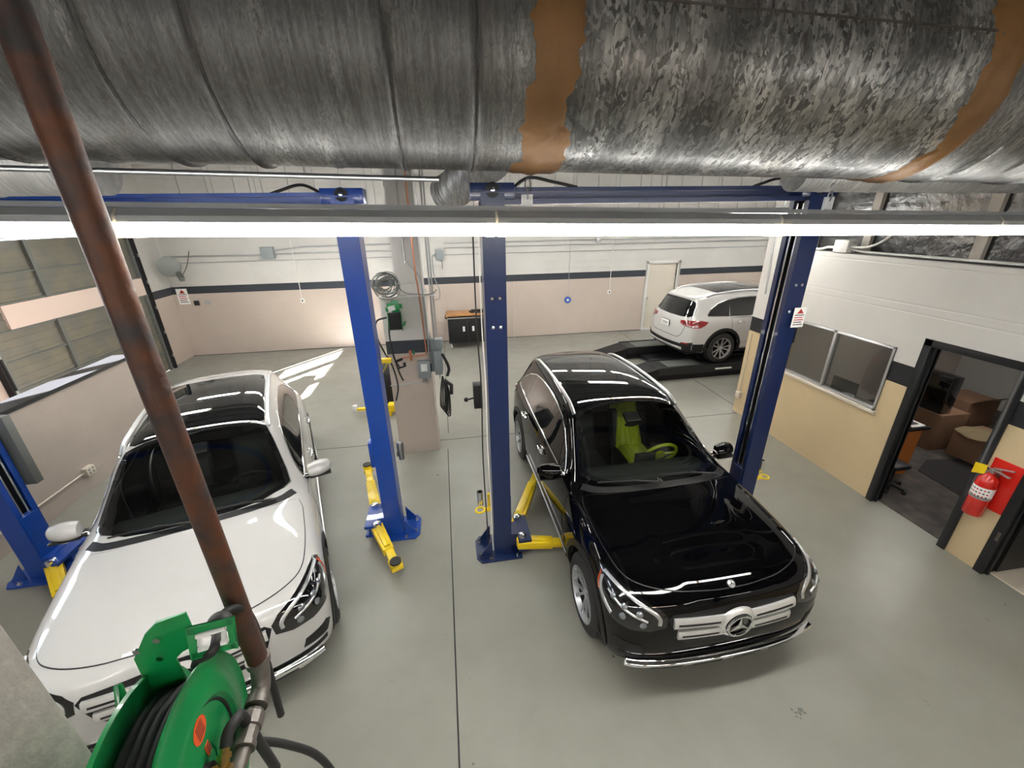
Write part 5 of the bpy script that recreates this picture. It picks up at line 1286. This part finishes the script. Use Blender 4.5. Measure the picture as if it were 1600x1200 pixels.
b = MB(); b.box((-6.62, YB-.03, 1.38), (-6.50, YB, 1.50)); thing_mesh(b, 'wall_switch', M_['black'], 'small black wall switch right of the warning sign', 'switch')
b = MB(); b.box((-6.36, YB-.03, 1.39), (-6.22, YB, 1.50)); thing_mesh(b, 'wall_switch', M_['zinc'], 'small grey wall switch, second from the warning sign', 'switch')
b = MB(); b.lathe([(0, .10), (.05, .22), (.12, .24), (.14, .10)], (-6.72, 11.55, 2.42), (.55, -.8, 0), 20); b.bar((-6.75, 11.9, 2.5), (-6.72, 11.5, 2.42), .05, .05); b.tube(smooth_path([(-6.5, 11.5, 2.15), (-6.35, 11.6, 2.4), (-6.3, 11.8, 2.75)], 5), .012, 6); b.bar((-6.6, 11.6, 2.28), (-6.42, 11.4, 2.12), .10, .12)
thing_mesh(b, 'wall_fan', M_['duststeel'], 'dusty grey wall fan in the corner beside the garage door', 'fan')
# outlet and conduit on the low wall
b = MB(); b.box((-5.10, 5.53, .22), (-5.03, 5.67, .34)); o = b.build('surface_outlet', M_['offwhite'], bevel=.006); tag(o, 'cream four-way outlet box low on the beige half wall', 'outlet')
b = MB(); b.tube([(-5.075, 5.53, .28), (-5.075, 3.2, .27)], .012, 8); b.build('outlet_conduit', M_['offwhite'], o)
b = MB()
for a in (5.57, 5.63):
    for c in (.255, .305): b.box((-5.03, a-.012, c-.014), (-5.026, a+.012, c+.014))
b.build('socket', M_['greybox'], o)
cart = empty('tool_cart', (.45, 11.35, 0), 0, 'black rolling tool cart with a wooden top against the back wall', 'tool cart')
b = MB(); b.box((-.50, -.25, .16), (.55, .25, .90)); b.build('cabinet_body', M_['black'], cart, bevel=.008)
b = MB(); b.box((-.54, -.28, .93), (.58, .28, .98)); b.build('worktop', M_['wood'], cart, bevel=.006)
b = MB(); b.box((-.50, -.265, .86), (.55, -.25, .885)); b.build('edge_strip', M_['chrome'], cart)
for i, (a, c) in enumerate(((-.47, .025), (.045, .52))):
    b = MB(); b.box((a, -.268, .20), (c, -.25, .84)); dr = b.build('cabinet_door', M_['plastic'], cart, bevel=.004)
    b = MB(); xh = .0 if i == 0 else .27; xh = -.07+.26*i-.0; b.box((xh-.03, -.285, .50), (xh+.03, -.268, .64)); b.build('handle', M_['paper'], dr, bevel=.004)
b = MB(); b.cyl((-.56, -.2, .87), (-.56, .2, .87), .012, 8); b.bar((-.56, -.2, .87), (-.50, -.2, .87), .02, .03); b.bar((-.56, .2, .87), (-.50, .2, .87), .02, .03); b.build('push_handle', M_['plastic'], cart)
for a in (-.44, .50):
    for c in (-.2, .2):
        b = MB(); b.lathe([(-.018, .055), (.018, .055)], (a, c, .055), (1, .3, 0), 20); b.bar((a, c, .06), (a, c, .16), .05, .03); b.build('caster', M_['alu'], cart)
gr = MB(); gr.tube(smooth_path([(.62, 11.28, 1.02), (.75, 11.25, 1.03), (.95, 11.25, 1.02)], 4), .04, 10); gr.lathe([(-.02, .07), (.02, .06)], (.62, 11.28, 1.0), (.2, 0, 1), 16); gr.tube(smooth_path([(.92, 11.25, 1.0), (1.0, 11.15, 1.0), (.85, 11.12, .995), (.6, 11.15, .995)], 5), .01, 6)
thing_mesh(gr, 'angle_grinder', M_['plastic'], 'black power tool lying on the wooden cart top', 'power tool')
# black tank and yellow arm half hidden behind the bright blue post
b = MB(); b.lathe([(0, .30), (.06, .34), (.40, .34), (.62, .30), (.78, .18), (.82, .06)], (-1.28, 7.95, .0), (0, 0, 1), 28); thing_mesh(b, 'waste_oil_tank', M_['plastic'], 'black rounded tank standing half hidden behind the bright blue post', 'tank')
b = MB(); b.bar((-1.85, 7.25, .13), (-1.40, 7.2, .14), .07, .05); b.bar((-1.25, 7.2, .15), (-.72, 7.12, .16), .16, .14); b.bar((-1.42, 7.2, .14), (-1.2, 7.2, .15), .09, .07); b.bar((-1.3, 7.2, .0), (-1.3, 7.2, .10), .2, .2); b.bar((-.8, 7.12, .0), (-.8, 7.12, .10), .2, .14)
o = thing_mesh(b, 'jack_arm', M_['yellow'], 'yellow lift arm on the floor behind the bright blue post and the pillar', 'lift arm', 30, .004)
b = MB(); b.lathe([(-.05, .045), (.06, .045)], (-1.86, 7.25, .15), (0, 0, 1), 16); b.build('pad', M_['paper'], o)
# ------------------------------------------------------------------ ramps under the far white car
CRX, CRY, CRA = 7.27, 8.82, 4.0
ramp = empty('drive_on_lift', (CRX, CRY, 0), 0, 'black drive-on alignment lift under the white car by the back door', 'car lift')
RA_ = math.radians(1.0)
def RL(p): # local coords: x along the runway, y across
    x, y, z = p; return (x*math.cos(RA_)-y*math.sin(RA_), x*math.sin(RA_)+y*math.cos(RA_), z)
def rbox(mb, lo, hi, m=0):
    x0, y0, z0 = lo; x1, y1, z1 = hi
    vs = [RL(v) for v in [(x0,y0,z0),(x1,y0,z0),(x1,y1,z0),(x0,y1,z0),(x0,y0,z1),(x1,y0,z1),(x1,y1,z1),(x0,y1,z1)]]
    mb.add(vs, [(0,3,2,1),(4,5,6,7),(0,1,5,4),(1,2,6,5),(2,3,7,6),(3,0,4,7)], m)
for s in (-1, 1):
    b = MB(); rbox(b, (-2.85, s*.78-.27, .16), (2.6, s*.78+.27, .30)); rbox(b, (-2.85, s*.78-.29, .14), (2.6, s*.78-.25, .32)); rbox(b, (-2.85, s*.78+.25, .14), (2.6, s*.78+.29, .32)); ro = b.build('runway', M_['black'], ramp, smooth=0, bevel=.004)
    b = MB(); vs = [RL(v) for v in [(-3.95, s*.78-.27, .0), (-2.85, s*.78-.27, .0), (-2.85, s*.78+.27, 0), (-3.95, s*.78+.27, 0), (-3.95, s*.78-.27, .02), (-2.85, s*.78-.27, .30), (-2.85, s*.78+.27, .30), (-3.95, s*.78+.27, .02)]]
    b.add(vs, [(0,3,2,1),(4,5,6,7),(0,1,5,4),(1,2,6,5),(2,3,7,6),(3,0,4,7)])
    b.build('approach_ramp', M_['plastic'], ro, smooth=0)
    b = MB(); rbox(b, (-2.6, s*.78-.2, .30), (-1.8, s*.78+.2, .308)); b.build('slip_plate', M_['duststeel'], ro, smooth=0)
    b = MB(); rbox(b, (-2.8, s*.78-.22, 0), (2.5, s*.78+.22, .14)); b.build('base_frame', M_['plastic'], ro, smooth=0)
b = MB(); rbox(b, (-1.5, -1.09, .20), (-1.1, -1.07, .23)); b.build('reflective_strip', M_['paper'], ramp, smooth=0)
b = MB(); rbox(b, (-2.5, -.5, .05), (1.9, .5, .12)); b.build('cross_member', M_['black'], ramp, smooth=0)
# ------------------------------------------------------------------ office wall fittings and office furniture
ex = empty('fire_extinguisher', (5.055, 2.53, .60), 0, 'red fire extinguisher with a yellow tag on the wall between the two dark doorways', 'fire extinguisher')
b = MB(); b.lathe([(0, .068), (.01, .076), (.36, .076), (.41, .068), (.445, .04), (.46, .025), (.48, .025)], (0, 0, 0), (0, 0, 1), 32); b.build('cylinder', M_['red'], ex)
b = MB(); b.lathe([(.20, .0775), (.33, .0775)], (0, 0, 0), (0, 0, 1), 32, cap=False)
b.build('instruction_label', M_['paper'], ex)
b = MB()
for k in range(6):
    for j in range(3):
        a = PI+.9-.33*k; b.add([Vector((math.cos(a+q)*.0782, math.sin(a+q)*.0782, .225+.035*j+w_)) for q, w_ in ((0, 0), (.2, 0), (.2, .014), (0, .014))], [(0, 1, 2, 3)], (k+j) % 2)
b.build('label_print', [M_['ink'], M_['redink']], ex, smooth=0)
b = MB(); b.box((-.02, -.02, .475), (.02, .02, .52)); b.bar((-.0, -.01, .515), (-.0, -.13, .50), .028, .012); b.bar((0, .0, .53), (0, -.14, .575), .028, .010); b.build('valve_handle', M_['alu'], ex, bevel=.002)
b = MB(); b.tube(smooth_path([(0, .02, .50), (0, .09, .50), (-.01, .105, .40), (-.01, .10, .24)], 5), .009, 8); b.build('hose', M_['rubber'], ex)
b = MB(); b.prism([(0, 0), (.085, .03), (.085, .125), (0, .115)], (-.075, .10, .43), (.25, -1, 0), (0, 0, 1), .002); b.build('inspection_tag', M_['yellow'], ex)
b = MB(); b.lathe([(.205, .079), (.225, .079)], (0, 0, 0), (0, 0, 1), 32, cap=False); b.box((.06, -.02, .15), (.095, .02, .5)); b.build('bracket', M_['steel'], ex)
b = MB(); b.box((5.138, 2.375, .68), (5.15, 2.60, 1.20)); thing_mesh(b, 'backing_board', M_['red'], 'flat red board behind the fire extinguisher', 'board')
b = MB(); b.tube(smooth_path([(5.3, -2, 2.945), (5.3, 3.5, 2.945), (5.27, 4.55, 2.945), (5.2, 4.75, 2.98), (5.2, 4.85, 2.98)], 5), .016, 8); b.tube(smooth_path([(5.2, 4.95, 2.98), (5.2, 5.10, 2.98), (5.2, 5.25, 2.945), (5.2, 5.6, 2.945)], 5), .016, 8); b.tube(smooth_path([(5.2, 4.78, 3.0), (5.15, 4.5, 3.02), (5.1, 4.25, 3.15), (5.1, 4.2, 3.4)], 6), .014, 8)
thing_mesh(b, 'ledge_conduit', M_['white'], 'white conduit lying along the top of the office wall', 'conduit', 60)
b = MB(); b.box((5.13, 4.76, 2.93), (5.27, 4.96, 3.08)); thing_mesh(b, 'junction_box', M_['white'], 'white junction box on top of the office wall', 'electrical box', 40, .006)
b = MB(); b.tube([(5.12, 5.68, CEIL), (5.12, 5.68, 1.9)], .012, 8); b.tube(smooth_path([(5.12, 5.95, 3.6), (5.12, 6.02, 3.1), (5.12, 5.98, 2.6), (5.12, 5.96, 2.2)], 6), .014, 8); thing_mesh(b, 'corner_conduit', M_['zinc'], 'conduits on the white wall end behind the right navy post', 'conduit', 60)
b = MB(); b.box((5.09, 6.02, .30), (5.15, 6.12, .42)); b.cyl((5.13, 6.07, .42), (5.13, 6.07, 1.5), .008, 8); thing_mesh(b, 'surface_outlet', M_['offwhite'], 'cream outlet low on the corner of the wall, behind the right navy post', 'outlet', 40, .005)
# desk, monitor, chair, boxes
dk = empty('office_desk', (5.9, 4.6, 0), 0, 'orange wood desk end seen through the office doorway', 'desk')
b = MB(); b.box((-.35, -.72, .012), (.26, -.69, .72)); b.build('side_panel', mat('orange veneer', (.55, .17, .035), .4), dk)
b = MB(); b.box((-.42, -.76, .72), (.32, .80, .755)); b.build('desk_top', M_['blackgloss'], dk, bevel=.005)
b = MB(); b.box((-.35, .70, .012), (.26, .73, .72)); b.build('side_panel', M_['wood'], dk)
b = MB(); b.box((5.98, 3.88, .757), (6.19, 4.14, .764)); b.box((6.03, 3.93, .764), (6.14, 4.07, .768), 1); thing_mesh(b, 'paper_sheets', [M_['paper'], M_['ink']], 'white papers at the end of the office desk', 'papers')
b = MB(); b.bar((5.84, 4.79, .98), (5.84, 4.79, .765), .05, .05); b.bar((5.80, 4.59, .98), (5.80, 4.99, .98), .03, .24); b.box((5.76, 4.70, .757), (5.92, 4.88, .77)); thing_mesh(b, 'monitor', M_['blackgloss'], 'dark monitor behind the right pane of the office window', 'monitor', 40, .004)
b = MB(); b.lathe([(0, .07), (.03, .09), (.09, .09), (.10, .07)], (5.56, 4.52, .90), (0, 0, 1), 20); b.lathe([(0, .10), (.143, .10)], (5.56, 4.52, .757), (0, 0, 1), 20); thing_mesh(b, 'metal_tin', M_['steel'], 'round metal tin just inside the office window below the monitor', 'tin')
b = MB(); b.sphere((5.55, 3.97, .90), .09, 10, sc=(1, 1, .8)); b.sphere((5.62, 3.90, .845), .09, 10); thing_mesh(b, 'red_bag', M_['red'], 'small red bundle in the lower right corner of the office window', 'bag')
ch = empty('office_chair', (5.60, 3.60, 0), 0, 'black office chair just inside the office doorway beside the jamb', 'chair')
b = MB(); b.box((-.16, -.06, .34), (.12, .20, .41)); b.build('seat', M_['plastic'], ch, bevel=.03)
b = MB(); b.cyl((0, .06, .08), (0, .06, .35), .03)
for k in range(5): b.bar((0, .06, .10), (math.cos(k*1.257)*.18, .06+math.sin(k*1.257)*.18, .07), .05, .03)
b.build('base', M_['plastic'], ch)
for k in range(5): b = MB(); b.sphere((math.cos(k*1.257)*.18, .06+math.sin(k*1.257)*.18, .04), .03, 10); b.build('caster', M_['rubber'], ch)
for i, (x, y, sx, sy, h_, lab) in enumerate(((7.35, 4.62, .5, .62, .60, 'brown cardboard box under the dark screen in the office'), (7.55, 3.98, .5, .5, .42, 'low brown cardboard box with loose paper in the dark office'), (8.6, 5.0, .6, .5, .5, 'brown carton at the back of the dark office'))):
    b = MB(); b.box((x-sx/2, y-sy/2, .012), (x+sx/2, y+sy/2, h_)); o = b.build('cardboard_box', M_['cardboard'], bevel=.004); tag(o, lab, 'box')
    if i: b = MB(); b.add([(x-sx/2, y-sy/2, h_), (x+sx/2, y-sy/2, h_), (x+sx/2, y-sy/2-.12, h_+.1), (x-sx/2, y-sy/2-.12, h_+.1), (x-sx/2, y-sy/2-.12, h_+.104), (x+sx/2, y-sy/2-.12, h_+.104)], [(0, 1, 2, 3), (3, 2, 5, 4)]); b.build('flap', M_['cardboard'], o, smooth=0)
b = MB(); b.box((7.12, 4.36, .60), (7.30, 4.90, 1.18)); b.bar((7.1, 4.36, .9), (7.1, 4.90, .9), .02, .5); thing_mesh(b, 'screen', M_['blackgloss'], 'large dark screen standing on a box, seen through the office doorway', 'screen', 40, .01)
b = MB(); rg = np.random.default_rng(2)
pts2 = [(7.35+.30*math.cos(t)*rg.uniform(.6, 1), 4.02+.26*math.sin(t)*rg.uniform(.6, 1)) for t in np.linspace(0, 6.28, 12)[:-1]]
vs2 = [(x, y, .425+rg.uniform(0, .06)) for x, y in pts2]+[(7.35, 4.02, .50)]
b.add(vs2, [(i, (i+1) % 11, 11) for i in range(11)]); b.add([(x, y, z-.01) for x, y, z in vs2], [((i+1) % 11, i, 11) for i in range(11)])
thing_mesh(b, 'crumpled_paper', mat('packing paper', (.20, .15, .08), .8), 'crumpled tan packing paper on the low box in the office', 'paper', 20)
b = MB(); b.prism([(0, 0), (1.5, -.2), (2.0, .9), (.5, 1.1), (.1, .9)], (6.3, 3.0, .012), (1, 0, 0), (0, 1, 0), .008); thing_mesh(b, 'floor_rug', M_['mat_dark'], 'dark rug on the office floor', 'rug')
# added glowing panel, out of view, keeps the office readable through the window
b = MB(); b.box((7.0, 3.6, 2.46), (7.3, 4.8, 2.50)); o = thing_mesh(b, 'office_fill_panel', lens_mat('office fill glow', (1, .96, .92), 7.0), 'unseen glowing panel added under the office ceiling as fill', 'lamp')
# small stain of debris on the floor, lower right
b = MB(); rg = np.random.default_rng(11)
for k in range(14): b.sphere((2.36+rg.normal()*.03, 1.50+rg.normal()*.02, .002), .007+.005*rg.random(), 6, sc=(1, 1, .25))
o = thing_mesh(b, 'floor_crumbs', M_['duststeel'], 'small grey scrap of debris on the floor at the lower right', 'debris')
place(car_r, CRX, CRY, CRA, .30)
